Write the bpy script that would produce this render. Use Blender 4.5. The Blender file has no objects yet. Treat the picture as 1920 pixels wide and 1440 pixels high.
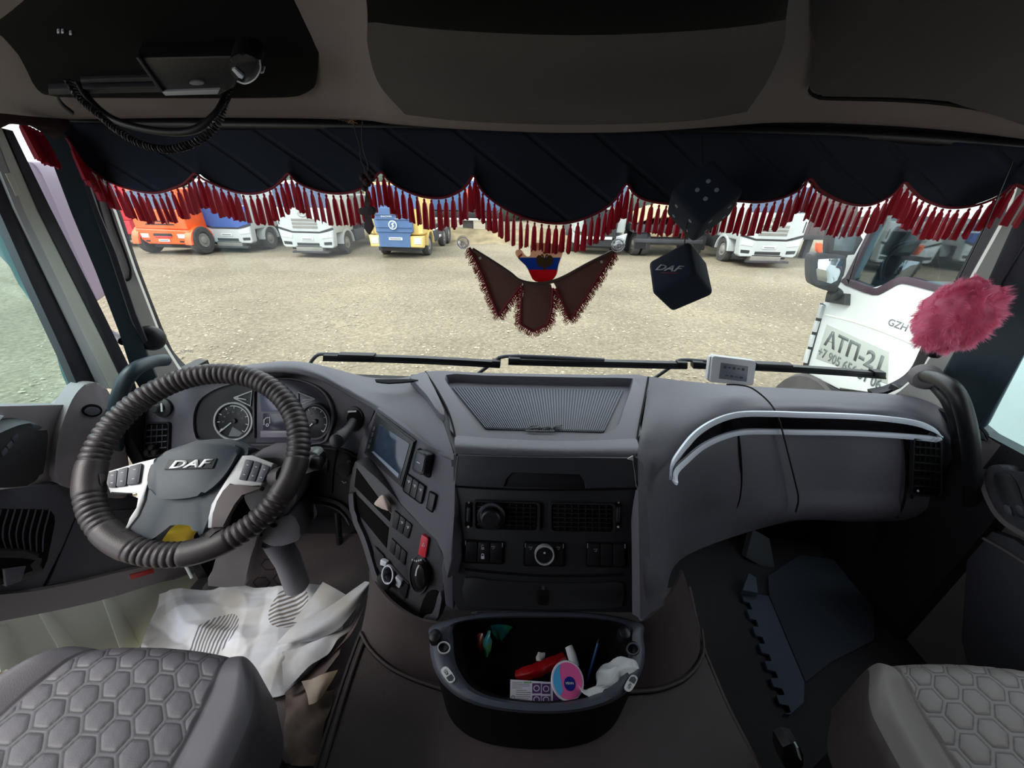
import bpy, bmesh, math, random
from mathutils import Vector as V, Matrix
random.seed(7)
sc = bpy.context.scene
COL = sc.collection
# ------------------------------------------------------------------ camera
F = 699.0
PITCH, YAW, ROLL = math.radians(27.4), math.radians(1.9), math.radians(1.2)
CAM = V((-.055, 0, 2.55))
fw = V((-math.sin(YAW)*math.cos(PITCH), math.cos(YAW)*math.cos(PITCH), -math.sin(PITCH)))
r0 = V((math.cos(YAW), math.sin(YAW), 0)); u0 = r0.cross(fw)
rt = math.cos(ROLL)*r0 + math.sin(ROLL)*u0
up = rt.cross(fw)
cam = bpy.data.objects.new('camera', bpy.data.cameras.new('camera'))
COL.objects.link(cam)
cam.matrix_world = Matrix(((rt.x, up.x, -fw.x, CAM.x), (rt.y, up.y, -fw.y, CAM.y), (rt.z, up.z, -fw.z, CAM.z), (0, 0, 0, 1)))
cam.data.sensor_width = 36; cam.data.lens = F/1920*36
cam.data.clip_start = .02; cam.data.clip_end = 300
sc.camera = cam
# ------------------------------------------------------------------ world, exposure
w = bpy.data.worlds.new('overcast'); sc.world = w; w.use_nodes = True
nt = w.node_tree; bg = nt.nodes['Background']
tc = nt.nodes.new('ShaderNodeTexCoord'); sp = nt.nodes.new('ShaderNodeSeparateXYZ'); cr_ = nt.nodes.new('ShaderNodeValToRGB')
nt.links.new(tc.outputs['Generated'], sp.inputs[0]); nt.links.new(sp.outputs['Z'], cr_.inputs[0]); nt.links.new(cr_.outputs[0], bg.inputs[0])
cr_.color_ramp.elements[0].position = 0; cr_.color_ramp.elements[0].color = (.80, .86, .93, 1)
cr_.color_ramp.elements[1].position = .8; cr_.color_ramp.elements[1].color = (.92, .96, 1.0, 1)
bg.inputs[1].default_value = 1.15
sun = bpy.data.objects.new('sun', bpy.data.lights.new('sun', 'SUN')); COL.objects.link(sun)
sun.data.energy = 1.5; sun.data.angle = math.radians(35); sun.data.color = (1, .96, .88)
sun.rotation_euler = V((.50, .36, -.79)).to_track_quat('-Z', 'Y').to_euler()
sc.view_settings.view_transform = 'Standard'; sc.view_settings.look = 'None'
sc.view_settings.gamma = 1; sc.view_settings.use_curve_mapping = False
sc.view_settings.exposure = 1.25
sc.cycles.max_bounces = 8; sc.cycles.transparent_max_bounces = 16
# ------------------------------------------------------------------ pixel rays -> points at real distances
def ray(x, y): return fw + rt*((x-960)/F) - up*((y-720)/F)
def aY(x, y, Y): d = ray(x, y); return CAM + d*((Y-CAM.y)/d.y)
def aX(x, y, X): d = ray(x, y); return CAM + d*((X-CAM.x)/d.x)
def aZ(x, y, Z): d = ray(x, y); return CAM + d*((Z-CAM.z)/d.z)
def at(x, y, ax, v): return {'X': aX, 'Y': aY, 'Z': aZ}[ax](x, y, v)
class PL:
    """a plane in the cab; pt() finds the point of it seen at a pixel, h metres in front of it"""
    def __init__(s, p, n):
        s.p = V(p); s.n = V(n).normalized()
        if s.n.dot(CAM-s.p) < 0: s.n = -s.n
    def pt(s, x, y, h=0):
        d = ray(x, y); q = s.p+s.n*h
        return CAM + d*((q-CAM).dot(s.n)/d.dot(s.n))
    def off(s, h): return PL(s.p+s.n*h, s.n)
def P3(a, b, c):
    a, b, c = (at(*q) if len(q) == 4 else V(q) for q in (a, b, c))
    return PL(a, (b-a).cross(c-a))
# ------------------------------------------------------------------ materials
def lin(c): return tuple((x/255/12.92 if x/255 <= .04045 else ((x/255+.055)/1.055)**2.4) for x in c)
def mat(name, rgb, rough=.6, metal=0, bump=0, scale=200, var=0, vscale=3, spec=.5, rgb2=None, detail=2, coat=0):
    m = bpy.data.materials.new(name); m.use_nodes = True
    t = m.node_tree; b = t.nodes['Principled BSDF']
    c = lin(rgb); b.inputs['Base Color'].default_value = (*c, 1)
    b.inputs['Roughness'].default_value = rough; b.inputs['Metallic'].default_value = metal
    b.inputs['Specular IOR Level'].default_value = spec; b.inputs['Coat Weight'].default_value = coat
    o = t.nodes.new('ShaderNodeTexCoord')
    if var or rgb2:
        n = t.nodes.new('ShaderNodeTexNoise'); n.inputs['Scale'].default_value = vscale; n.inputs['Detail'].default_value = 6
        r = t.nodes.new('ShaderNodeValToRGB'); t.links.new(o.outputs['Object'], n.inputs[0]); t.links.new(n.outputs[0], r.inputs[0])
        r.color_ramp.elements[0].position = .35; r.color_ramp.elements[1].position = .65
        c2 = lin(rgb2) if rgb2 else tuple(min(1, x*(1+var)) for x in c)
        c1 = c if rgb2 else tuple(x*(1-var) for x in c)
        r.color_ramp.elements[0].color = (*c1, 1); r.color_ramp.elements[1].color = (*c2, 1)
        t.links.new(r.outputs[0], b.inputs['Base Color'])
    if bump:
        n = t.nodes.new('ShaderNodeTexNoise'); n.inputs['Scale'].default_value = scale; n.inputs['Detail'].default_value = detail
        k = t.nodes.new('ShaderNodeBump'); k.inputs['Strength'].default_value = bump; k.inputs['Distance'].default_value = .002
        t.links.new(o.outputs['Object'], n.inputs[0]); t.links.new(n.outputs[0], k.inputs['Height']); t.links.new(k.outputs[0], b.inputs['Normal'])
    return m
def emis(m, rgb, s):
    b = m.node_tree.nodes['Principled BSDF']; b.inputs['Emission Color'].default_value = (*lin(rgb), 1); b.inputs['Emission Strength'].default_value = s; return m
def translucent(m, rgb, f):
    t = m.node_tree; b = t.nodes['Principled BSDF']; o = t.nodes['Material Output']
    r = t.nodes.new('ShaderNodeBsdfTranslucent'); r.inputs[0].default_value = (*lin(rgb), 1); x = t.nodes.new('ShaderNodeMixShader'); x.inputs[0].default_value = f
    t.links.new(b.outputs[0], x.inputs[1]); t.links.new(r.outputs[0], x.inputs[2]); t.links.new(x.outputs[0], o.inputs[0]); return m
def glass(name, tint=(.93, .98, .97), gl=.06):
    m = bpy.data.materials.new(name); m.use_nodes = True; t = m.node_tree; t.nodes.clear()
    o = t.nodes.new('ShaderNodeOutputMaterial'); a = t.nodes.new('ShaderNodeBsdfTransparent'); g = t.nodes.new('ShaderNodeBsdfGlossy'); x = t.nodes.new('ShaderNodeMixShader')
    a.inputs[0].default_value = (*tint, 1); g.inputs['Roughness'].default_value = .02; x.inputs[0].default_value = gl
    t.links.new(a.outputs[0], x.inputs[1]); t.links.new(g.outputs[0], x.inputs[2]); t.links.new(x.outputs[0], o.inputs[0]); return m
M = {}
M['dash'] = mat('dash soft plastic', (93, 91, 100), .48, bump=.35, scale=900, var=.04, vscale=5)
M['dash2'] = mat('dash face plastic', (84, 82, 92), .55, bump=.3, scale=900, var=.04)
M['cons'] = mat('dark console plastic', (36, 36, 40), .5, bump=.25, scale=800)
M['blk'] = mat('black plastic', (20, 20, 23), .45, bump=.1, scale=500)
M['void'] = mat('flat black and recess shade', (5, 5, 6), .85, spec=.2)  # flat black for gaps, and for shade painted onto shallow recess panels
M['gloss'] = mat('piano black', (14, 13, 18), .08, coat=.5)
M['pod'] = mat('grey pod plastic', (66, 66, 72), .5, bump=.25, scale=800)
M['col'] = mat('column grey plastic', (108, 106, 114), .55, bump=.2, scale=800)
M['silver'] = mat('satin silver trim', (226, 232, 244), .38, metal=.1)
M['sil2'] = mat('satin silver plastic', (176, 178, 180), .4, metal=.15)
M['chrome'] = mat('chrome ring', (210, 212, 215), .12, metal=1)
M['key'] = mat('grey rubber keys', (70, 72, 82), .5)
M['print'] = mat('white print', (205, 208, 212), .6)
M['dim'] = mat('faded grey print', (120, 122, 128), .6)
M['hub'] = mat('blue grey hub plastic', (42, 53, 63), .5, bump=.12, scale=900)
M['leather'] = mat('brown black leather', (56, 49, 51), .42, bump=.22, scale=700, var=.08, vscale=30)
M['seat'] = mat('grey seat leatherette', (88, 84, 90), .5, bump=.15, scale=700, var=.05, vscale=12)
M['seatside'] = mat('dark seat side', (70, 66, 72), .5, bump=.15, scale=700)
M['carpet'] = mat('brown leatherette floor cover', (70, 60, 62), .6, bump=.45, scale=600, var=.06, vscale=14)
M['roof'] = mat('grey brown headliner', (126, 116, 112), .85, bump=.2, scale=700, var=.04)
M['roofd'] = mat('dark headliner fabric', (78, 73, 72), .9, bump=.5, scale=900, var=.05)
M['pil'] = mat('pillar grey plastic', (196, 195, 188), .6, bump=.2, scale=700)
M['pild'] = mat('dark teal pillar seal', (34, 50, 58), .45, bump=.1, scale=400)
M['seal'] = mat('dark rubber seal', (34, 32, 42), .5, bump=.15, scale=400)
M['doorR'] = mat('shaded door trim taupe', (96, 90, 92), .6, bump=.35, scale=800, var=.04)  # darker copies of the door trim, passenger-side shade put into the colour
M['doordR'] = mat('shaded door trim dark', (50, 50, 58), .6, bump=.35, scale=800, var=.04)
M['wt2'] = mat('white cab paint', (206, 211, 211), .35, var=.04, vscale=2)
M['door'] = mat('door trim taupe', (148, 140, 143), .6, bump=.15, scale=800, var=.04)  # raised copies of the trim, open-door light put into the colour
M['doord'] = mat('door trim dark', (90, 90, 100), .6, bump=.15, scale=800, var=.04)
M['paint'] = mat('pale cream door metal', (222, 226, 212), .4, var=.03, vscale=8)
M['navy'] = mat('navy quilted velour', (22, 30, 44), .95, bump=.3, scale=500)
M['red'] = translucent(mat('crimson tassel thread', (176, 20, 52), .5, bump=.7, scale=1500, var=.15, vscale=60), (200, 30, 70), .4)
M['redd'] = mat('dark crimson braid', (120, 14, 34), .7, bump=.5, scale=900)
M['brown'] = translucent(mat('brown pennant leatherette', (78, 64, 60), .6, bump=.4, scale=900), (170, 130, 112), .3)
M['dice'] = mat('midnight plush', (24, 34, 50), .95, bump=.6, scale=500, detail=6)
M['white'] = mat('white plastic', (214, 216, 218), .4)
M['whitep'] = mat('white truck paint', (184, 189, 189), .35, var=.05, vscale=2)
M['paper'] = mat('white wrapping paper', (215, 215, 220), .75, var=.06, vscale=6)
M['cable'] = mat('black cable', (14, 14, 16), .5)
M['tyre'] = mat('dusty tyre', (72, 70, 70), .9, bump=.6, scale=40, var=.15, vscale=4)
M['hubm'] = mat('dusty wheel hub', (130, 128, 122), .7, var=.1)
M['under'] = mat('dark truck chassis', (58, 58, 62), .8, var=.2, vscale=2)
M['lamp'] = mat('headlamp lens', (200, 205, 210), .15)
M['skin'] = mat('clear vinyl cup', (235, 235, 240), .1)
M['tglass'] = mat('truck windscreen', (70, 88, 120), .08, coat=.5)
GL = glass('windscreen glass', (.95, .98, .97), .015)
GS = glass('side glass', (.80, .93, .93), .06)
CLEAR = glass('clear plastic', (.9, .9, .92), .18)
# ------------------------------------------------------------------ helpers
def tag(o, label=None, cat=None, group=None, kind=None):
    if label: o['label'] = label
    if cat: o['category'] = cat
    if group: o['group'] = group
    if kind: o['kind'] = kind
    return o
def thing(name, label, cat, loc, group=None):
    o = bpy.data.objects.new(name, None); COL.objects.link(o); o.location = V(loc); o.empty_display_size = .05
    bpy.context.view_layer.update() if False else None
    return tag(o, label, cat, group)
def link(name, me, m, parent=None, label=None):
    o = bpy.data.objects.new(name, me); COL.objects.link(o)
    if m and not me.materials: me.materials.append(M[m] if isinstance(m, str) else m)
    if parent:
        o.parent = parent
        p = V(parent.location)
        if parent.parent: p = p + V(parent.parent.location)
        o.location = -p if parent.type == 'EMPTY' else V((0, 0, 0))
    if label: o['label'] = label
    return o
def fin(bm, name, m, parent=None, ang=35, label=None, recalc=True):
    if recalc: bmesh.ops.recalc_face_normals(bm, faces=bm.faces)
    me = bpy.data.meshes.new(name); bm.to_mesh(me); bm.free()
    for p in me.polygons: p.use_smooth = True
    me.set_sharp_from_angle(angle=math.radians(ang))
    return link(name, me, m, parent, label)
def prism(bm, front, depth, bev=0, seg=2, taper=None):
    """closed solid: polygon `front` (3-D points) pushed back by vector depth"""
    a = [bm.verts.new(p) for p in front]; b = [bm.verts.new(p+depth) for p in front]
    n = len(a); ff = bm.faces.new(a); bm.faces.new(b[::-1])
    for i in range(n): bm.faces.new((a[(i+1) % n], a[i], b[i], b[(i+1) % n]))
    if bev:
        bmesh.ops.bevel(bm, geom=list(ff.edges)+list(ff.verts), offset=bev, segments=seg, profile=.5, affect='EDGES', clamp_overlap=True)
def slab(name, px, P, h, th, m, parent=None, bev=.002, label=None, smooth=0, tx=None):
    """a panel of thickness th whose front outline is seen at the pixels px, h in front of plane P"""
    if smooth: px = rs(px, smooth, True)
    bm = bmesh.new(); prism(bm, [P.pt(x, y, h) for x, y in px], -P.n*th, bev)
    return fin(bm, name, m, parent, label=label)
def cr(p, n, closed=False):
    """Catmull-Rom resampling: n points per span"""
    out = []; N = len(p); p = [V(q) for q in p]
    for i in range(N if closed else N-1):
        if closed: a, b, c, d = p[i-1], p[i], p[(i+1) % N], p[(i+2) % N]
        else: b, c = p[i], p[i+1]; a = p[i-1] if i else b*2-c; d = p[i+2] if i+2 < N else c*2-b
        for k in range(n):
            t = k/n; out.append(.5*((2*b)+(c-a)*t+(2*a-5*b+4*c-d)*t*t+(3*b-a-3*c+d)*t**3))
    if not closed: out.append(p[-1])
    return out
def rs(px, n, closed=False): return [(q.x, q.y) for q in cr([(x, y, 0) for x, y in px], n, closed)]
def even(pts, n):
    L = [0]
    for a, b in zip(pts, pts[1:]): L.append(L[-1]+(b-a).length)
    out = []; j = 0
    for i in range(n):
        s = L[-1]*i/(n-1)
        while j < len(L)-2 and L[j+1] < s: j += 1
        f = (s-L[j])/max(1e-9, L[j+1]-L[j]); out.append(pts[j].lerp(pts[j+1], min(1, max(0, f))))
    return out
def grid(rows, name, m, parent=None, th=0, label=None, ang=60, toward=None):
    me = bpy.data.meshes.new(name); R, C = len(rows), len(rows[0])
    vs = [tuple(p) for r in rows for p in r]
    fs = [(i*C+j, i*C+j+1, (i+1)*C+j+1, (i+1)*C+j) for i in range(R-1) for j in range(C-1)]
    me.from_pydata(vs, [], fs); me.update()
    s = 0; T = toward or CAM
    for p in me.polygons: s += p.normal.dot(T-p.center)*p.area
    if s < 0: me.flip_normals()
    if th:
        me.update(); vn = [v.normal.copy() for v in me.vertices]; N = len(vs)
        back = [tuple(V(vs[i])-vn[i]*th) for i in range(N)]
        pol = [tuple(p.vertices) for p in me.polygons]
        edge = {}
        for f in pol:
            for a, b in zip(f, f[1:]+f[:1]): edge[(a, b)] = 1
        side = [(b, a, a+N, b+N) for (a, b) in edge if (b, a) not in edge]
        nf = pol + [tuple(i+N for i in f[::-1]) for f in pol] + side
        bpy.data.meshes.remove(me); me = bpy.data.meshes.new(name); me.from_pydata(vs+back, [], nf); me.update()
    for p in me.polygons: p.use_smooth = True
    me.set_sharp_from_angle(angle=math.radians(ang))
    return link(name, me, m, parent, label)
def patch(name, rows, m, parent=None, nu=6, nv=6, th=.006, label=None, toward=None):
    """smooth sheet through rows of control points, rows run across, given top to bottom"""
    r = [cr(x, nu) for x in rows]
    cols = [cr([r[i][j] for i in range(len(r))], nv) for j in range(len(r[0]))]
    return grid([[cols[j][i] for j in range(len(cols))] for i in range(len(cols[0]))], name, m, parent, th, label, toward=toward)
def tube_bm(bm, pts, rad, seg=10, closed=False, mod=None, cap=True):
    n = len(pts); rings = []
    prev = None
    for i, p in enumerate(pts):
        if closed: t = pts[(i+1) % n]-pts[i-1]
        else: t = pts[min(i+1, n-1)]-pts[max(i-1, 0)]
        t = t.normalized() if t.length > 1e-9 else V((0, 0, 1))
        if prev is None:
            u = t.cross(V((0, 0, 1)));  u = u if u.length > .1 else t.cross(V((1, 0, 0)))
        else: u = prev-t*prev.dot(t)
        u.normalize(); prev = u; v = t.cross(u)
        r = rad(i/n) if callable(rad) else (rad[i] if isinstance(rad, (list, tuple)) else rad)
        rings.append([bm.verts.new(p+(u*math.cos(a)+v*math.sin(a))*r) for a in (2*math.pi*k/seg for k in range(seg))])
    for i in range(n if closed else n-1):
        a, b = rings[i], rings[(i+1) % n]
        off = 0
        if closed and i == n-1:
            off = min(range(seg), key=lambda o: (a[0].co-b[o].co).length)
        for k in range(seg): bm.faces.new((a[k], a[(k+1) % seg], b[(k+1+off) % seg], b[(k+off) % seg]))
    if not closed and cap: bm.faces.new(rings[0][::-1]); bm.faces.new(rings[-1])
def tube(name, pts, rad, m, parent=None, seg=10, sm=0, closed=False, label=None):
    pts = [V(p) for p in pts]
    if sm: pts = cr(pts, sm, closed)
    bm = bmesh.new(); tube_bm(bm, pts, rad, seg, closed); return fin(bm, name, m, parent, label=label, ang=50)
def frame(n, hint=V((1, 0, 0))):
    if abs(n.normalized().dot(hint)) > .97: hint = V((0, 0, 1))
    n = n.normalized(); u = (hint-n*hint.dot(n)).normalized(); return u, n.cross(u), n
def lathe_bm(bm, prof, c, n, seg=24, squash=1, hint=V((1, 0, 0))):
    """prof: (radius, height along n) from bottom to top"""
    u, v, n = frame(V(n), hint); rings = []
    for r, h in prof:
        if r < 1e-6: rings.append([bm.verts.new(c+n*h)]*seg)
        else: rings.append([bm.verts.new(c+n*h+(u*math.cos(a)+v*math.sin(a)*squash)*r) for a in (2*math.pi*k/seg for k in range(seg))])
    for a, b in zip(rings, rings[1:]):
        for k in range(seg):
            q = []
            for x in (a[k], a[(k+1) % seg], b[(k+1) % seg], b[k]):
                if x not in q: q.append(x)
            if len(q) > 2: bm.faces.new(q)
    for r in (rings[0], rings[-1]):
        if len(set(r)) > 2: bm.faces.new(r)
def lathe(name, prof, c, n, m, parent=None, seg=24, squash=1, label=None, ang=40, hint=V((1, 0, 0))):
    bm = bmesh.new(); lathe_bm(bm, prof, V(c), n, seg, squash, hint); return fin(bm, name, m, parent, label=label, ang=ang)
def box_bm(bm, lo, hi, bev=0, mtx=None):
    r = bmesh.ops.create_cube(bm, size=1)
    lo, hi = V(lo), V(hi)
    for v in r['verts']: v.co = V(((v.co.x+.5)*(hi.x-lo.x)+lo.x, (v.co.y+.5)*(hi.y-lo.y)+lo.y, (v.co.z+.5)*(hi.z-lo.z)+lo.z))
    if bev: 
        es = list({e for v in r['verts'] for e in v.link_edges})
        nv = bmesh.ops.bevel(bm, geom=es, offset=bev, segments=2, profile=.5, affect='EDGES', clamp_overlap=True)
        return
def box(name, lo, hi, m, parent=None, bev=.002, label=None):
    bm = bmesh.new(); box_bm(bm, lo, hi, bev); return fin(bm, name, m, parent, label=label)
def q4(x0, y0, x1, y1): return [(x0, y0), (x1, y0), (x1, y1), (x0, y1)]
def rq(q, r=.2, n=3):
    """quad with rounded corners, r is the share of the short side"""
    out = []
    q = [V((a, b, 0)) for a, b in q]
    for i in range(4):
        p, c, d = q[i-1], q[i], q[(i+1) % 4]
        k = r*min((p-c).length, (d-c).length)
        a, b = c+(p-c).normalized()*k, c+(d-c).normalized()*k
        for j in range(n+1):
            t = j/n; s = a*(1-t)**2+c*2*t*(1-t)+b*t*t; out.append((s.x, s.y))
    return out
def ell(cx, cy, rx, ry, n=28, a0=0): return [(cx+rx*math.cos(a0+2*math.pi*k/n), cy+ry*math.sin(a0+2*math.pi*k/n)) for k in range(n)]
def lerpq(q, u, v):
    a = V(q[0]).lerp(V(q[1]), u); b = V(q[3]).lerp(V(q[2]), u); s = a.lerp(b, v); return (s.x, s.y)
def ringslab(name, outer, inner, P, h, th, m, parent=None, label=None):
    """a frame: outer and inner outlines with the same number of points"""
    bm = bmesh.new(); n = len(outer)
    o = [P.pt(x, y, h) for x, y in outer]; i_ = [P.pt(x, y, h) for x, y in inner]
    A = [bm.verts.new(p) for p in o]; B = [bm.verts.new(p) for p in i_]
    C = [bm.verts.new(p-P.n*th) for p in o]; D = [bm.verts.new(p-P.n*th) for p in i_]
    for k in range(n):
        j = (k+1) % n
        bm.faces.new((A[k], A[j], B[j], B[k])); bm.faces.new((C[j], C[k], D[k], D[j]))
        bm.faces.new((A[j], A[k], C[k], C[j])); bm.faces.new((B[k], B[j], D[j], D[k]))
    return fin(bm, name, m, parent, label=label)
def txt(s, P, x, y, hpx, m, parent, slope=0, h=.001, shear=0, bold=0, wid=1, name='lettering', dirv=None, th=.0004, flip=False, angpx=None, gap=1):
    cu = bpy.data.curves.new('t', 'FONT'); cu.body = s; cu.size = 1; cu.shear = shear; cu.offset = bold; cu.align_x = 'CENTER'; cu.align_y = 'CENTER'; cu.space_character = gap
    cu.resolution_u = 3
    ob = bpy.data.objects.new('t', cu); COL.objects.link(ob)
    dg = bpy.context.evaluated_depsgraph_get(); me = bpy.data.meshes.new_from_object(ob.evaluated_get(dg))
    bpy.data.objects.remove(ob); bpy.data.curves.remove(cu)
    c = P.pt(x, y, h)
    r = dirv if dirv else (P.pt(x+10, y+10*slope, h)-c)
    r = (r-P.n*r.dot(P.n)).normalized(); u = P.n.cross(r).normalized()
    if flip: r, u = -r, -u
    size = (P.pt(x, y-hpx/2, h)-P.pt(x, y+hpx/2, h)).length/.72
    bm = bmesh.new(); bm.from_mesh(me); bpy.data.meshes.remove(me)
    bmesh.ops.remove_doubles(bm, verts=bm.verts, dist=1e-5)
    if len(bm.verts):
        g = bmesh.ops.extrude_face_region(bm, geom=list(bm.faces))
        for v in [e for e in g['geom'] if isinstance(e, bmesh.types.BMVert)]: v.co.z += th/size
        for v in bm.verts:
            a = v.co.copy(); v.co = c+r*(a.x*size*wid)+u*(a.y*size)+P.n*(a.z*size)
    me = bpy.data.meshes.new(name)
    bm.to_mesh(me); bm.free(); return link(name, me, m, parent)
def copyobj(o, parent=None, loc=None):
    c = o.copy(); COL.objects.link(c)
    if parent is not None: c.parent = parent
    if loc is not None: c.location = loc
    return c
def struct(o): o['kind'] = 'structure'; return o
def wobble(p, s, a): 
    from mathutils import noise
    return p+V((noise.noise(p*s), noise.noise(p*s+V((9, 3, 1))), noise.noise(p*s+V((2, 7, 5)))))*a
from mathutils import noise
# ================================================================== SETTING
def gravel_mat():
    m = bpy.data.materials.new('gravel lot'); m.use_nodes = True; t = m.node_tree; b = t.nodes['Principled BSDF']; b.inputs['Roughness'].default_value = .95
    N = t.nodes.new; L = t.links.new
    o = N('ShaderNodeTexCoord')
    n1 = N('ShaderNodeTexNoise'); n1.inputs['Scale'].default_value = .35; n1.inputs['Detail'].default_value = 5
    n2 = N('ShaderNodeTexNoise'); n2.inputs['Scale'].default_value = 9; n2.inputs['Detail'].default_value = 8; n2.inputs['Roughness'].default_value = .75
    vo = N('ShaderNodeTexVoronoi'); vo.inputs['Scale'].default_value = 16
    for x in (n1, n2, vo): L(o.outputs['Object'], x.inputs[0])
    r1 = N('ShaderNodeValToRGB'); L(n1.outputs[0], r1.inputs[0])
    r1.color_ramp.elements[0].position = .35; r1.color_ramp.elements[0].color = (*lin((134, 126, 110)), 1)
    r1.color_ramp.elements[1].position = .65; r1.color_ramp.elements[1].color = (*lin((156, 147, 130)), 1)
    r2 = N('ShaderNodeValToRGB'); L(n2.outputs[0], r2.inputs[0])
    r2.color_ramp.elements[0].position = .33; r2.color_ramp.elements[0].color = (.62, .60, .56, 1)
    r2.color_ramp.elements[1].position = .62; r2.color_ramp.elements[1].color = (1.12, 1.1, 1.06, 1)
    r3 = N('ShaderNodeValToRGB'); L(vo.outputs['Distance'], r3.inputs[0])
    r3.color_ramp.elements[0].position = .0; r3.color_ramp.elements[0].color = (1.12, 1.12, 1.1, 1)
    r3.color_ramp.elements[1].position = .6; r3.color_ramp.elements[1].color = (.78, .76, .72, 1)
    m1 = N('ShaderNodeMix'); m1.data_type = 'RGBA'; m1.blend_type = 'MULTIPLY'; m1.inputs[0].default_value = 1
    m2 = N('ShaderNodeMix'); m2.data_type = 'RGBA'; m2.blend_type = 'MULTIPLY'; m2.inputs[0].default_value = 1
    L(r1.outputs[0], m1.inputs[6]); L(r2.outputs[0], m1.inputs[7]); L(m1.outputs[2], m2.inputs[6]); L(r3.outputs[0], m2.inputs[7]); L(m2.outputs[2], b.inputs['Base Color'])
    k = N('ShaderNodeBump'); k.inputs['Strength'].default_value = .8; k.inputs['Distance'].default_value = .04
    L(n2.outputs[0], k.inputs['Height']); L(k.outputs[0], b.inputs['Normal'])
    return m
M['gravel'] = gravel_mat()
rows = []
for i in range(90):
    y = -6+ (i/89)**1.8*90
    rows.append([V((x, y, 0)) + V((0, 0, .03*noise.noise(V((x*.8, y*.8, 0))) + .05*noise.noise(V((x*.15, y*.15, 3))))) for x in [(-1+2*j/79)*55 for j in range(80)]])
g = grid(rows, 'ground', 'gravel', th=.1); struct(g)
# loose stones, joined into one
bm = bmesh.new()
rnd = random.Random(3)
for k in range(16000):
    y = 1.6+11*rnd.random()**1.25; x = rnd.uniform(-1, 1)*(2.5+y*1.05)
    s = rnd.uniform(.007, .030) if k % 5 else rnd.uniform(.02, .045)
    c = V((x, y, .03*noise.noise(V((x*.8, y*.8, 0))) + .05*noise.noise(V((x*.15, y*.15, 3)))+s*.15))
    a = rnd.uniform(0, 6.3)
    vs = [bm.verts.new(c+V((math.cos(a+q*1.571)*s*rnd.uniform(.6, 1.1), math.sin(a+q*1.571)*s*rnd.uniform(.5, .9), 0))) for q in range(4)]
    t_ = bm.verts.new(c+V((0, 0, s*rnd.uniform(.3, .6))))
    for q in range(4): bm.faces.new((vs[q], vs[(q+1) % 4], t_))
for k in range(1500):
    x = rnd.uniform(-4.2, -1.6); y = rnd.uniform(-.2, 3.5); s = rnd.uniform(.015, .045); c = V((x, y, .03*noise.noise(V((x*.8, y*.8, 0)))+s*.3)); a = rnd.uniform(0, 6.3)
    vs = [bm.verts.new(c+V((math.cos(a+q*1.571)*s, math.sin(a+q*1.571)*s*.7, 0))) for q in range(4)]
    t_ = bm.verts.new(c+V((0, 0, s*.6)))
    for q in range(4): bm.faces.new((vs[q], vs[(q+1) % 4], t_))
M['stone'] = mat('pale gravel stones', (184, 174, 154), .95, rgb2=(126, 116, 96), vscale=3)
tag(fin(bm, 'gravel_stones', 'stone', ang=10), 'loose pale gravel stones scattered over the truck yard', 'gravel', kind='stuff')

# cab shell
struct(box('floor', (-1.16, -1.6, 1.25), (1.2, 1.14, 1.33), 'doord', bev=0))
struct(box('wall_back', (-1.22, -1.66, 1.0), (1.22, -1.6, 3.3), 'roofd', bev=0))
struct(box('ceiling', (-1.22, -1.66, 3.24), (1.22, 1.1, 3.3), 'roofd', bev=0))
struct(box('wall_front', (-1.14, 1.09, 1.2), (1.14, 1.13, 1.98), 'blk', bev=0))
bm = bmesh.new()
box_bm(bm, (-1.22, -1.6, 1.0), (-1.18, -.85, 3.24)); box_bm(bm, (-1.22, -.85, 2.72), (-1.18, 1.1, 3.24))
struct(fin(bm, 'wall_left', 'roofd'))
bm = bmesh.new()
box_bm(bm, (1.15, -1.6, 1.0), (1.19, .1, 3.24)); box_bm(bm, (1.15, .1, 2.72), (1.19, 1.1, 3.24))
box_bm(bm, (1.17, -.6, 1.0), (1.20, .78, 1.93)); struct(fin(bm, 'wall_right', 'roofd'))
bm = bmesh.new(); box_bm(bm, (-1.18, 1.07, 2.72), (1.15, 1.1, 3.24))
struct(fin(bm, 'trim_6', 'roofd'))

# windscreen: glass slightly raked, rubber surround
GP = PL((0, 1.10, 2.3), (0, -1, -.06))
wsp = [(205, 300), (205, 400), (248, 520), (300, 650), (345, 705), (600, 760), (1200, 780), (1650, 745), (1700, 725), (1745, 660), (1885, 400), (1905, 240), (960, 205), (180, 215)]
o = slab('window_1', wsp, GP, 0, .004, GL, bev=0); struct(o)
def strip(name, c, P, wpx, h, th, m, parent=None, bev=.003, kind=None):
    """a strip following centre pixels c with per-point widths in pixels"""
    L, R = [], []
    for i, (x, y) in enumerate(c):
        a = V(c[max(i-1, 0)]); b = V(c[min(i+1, len(c)-1)]); d = (b-a).normalized(); n = V((-d.y, d.x)); ww = wpx[i] if isinstance(wpx, list) else wpx
        L.append((x+n.x*ww/2, y+n.y*ww/2)); R.append((x-n.x*ww/2, y-n.y*ww/2))
    o = slab(name, L+R[::-1], P, h, th, m, parent, bev)
    if kind: o['kind'] = kind
    return o
strip('trim_1', rs([(130, 205), (165, 300), (203, 400), (243, 515), (296, 645), (318, 680), (350, 706), (420, 730)], 4), GP, 8, .012, .03, 'seal', kind='structure')
strip('trim_2', rs([(1925, 300), (1885, 400), (1820, 520), (1752, 650), (1722, 706), (1680, 733), (1640, 742)], 4), GP, 7, .012, .03, 'seal', kind='structure')
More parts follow.
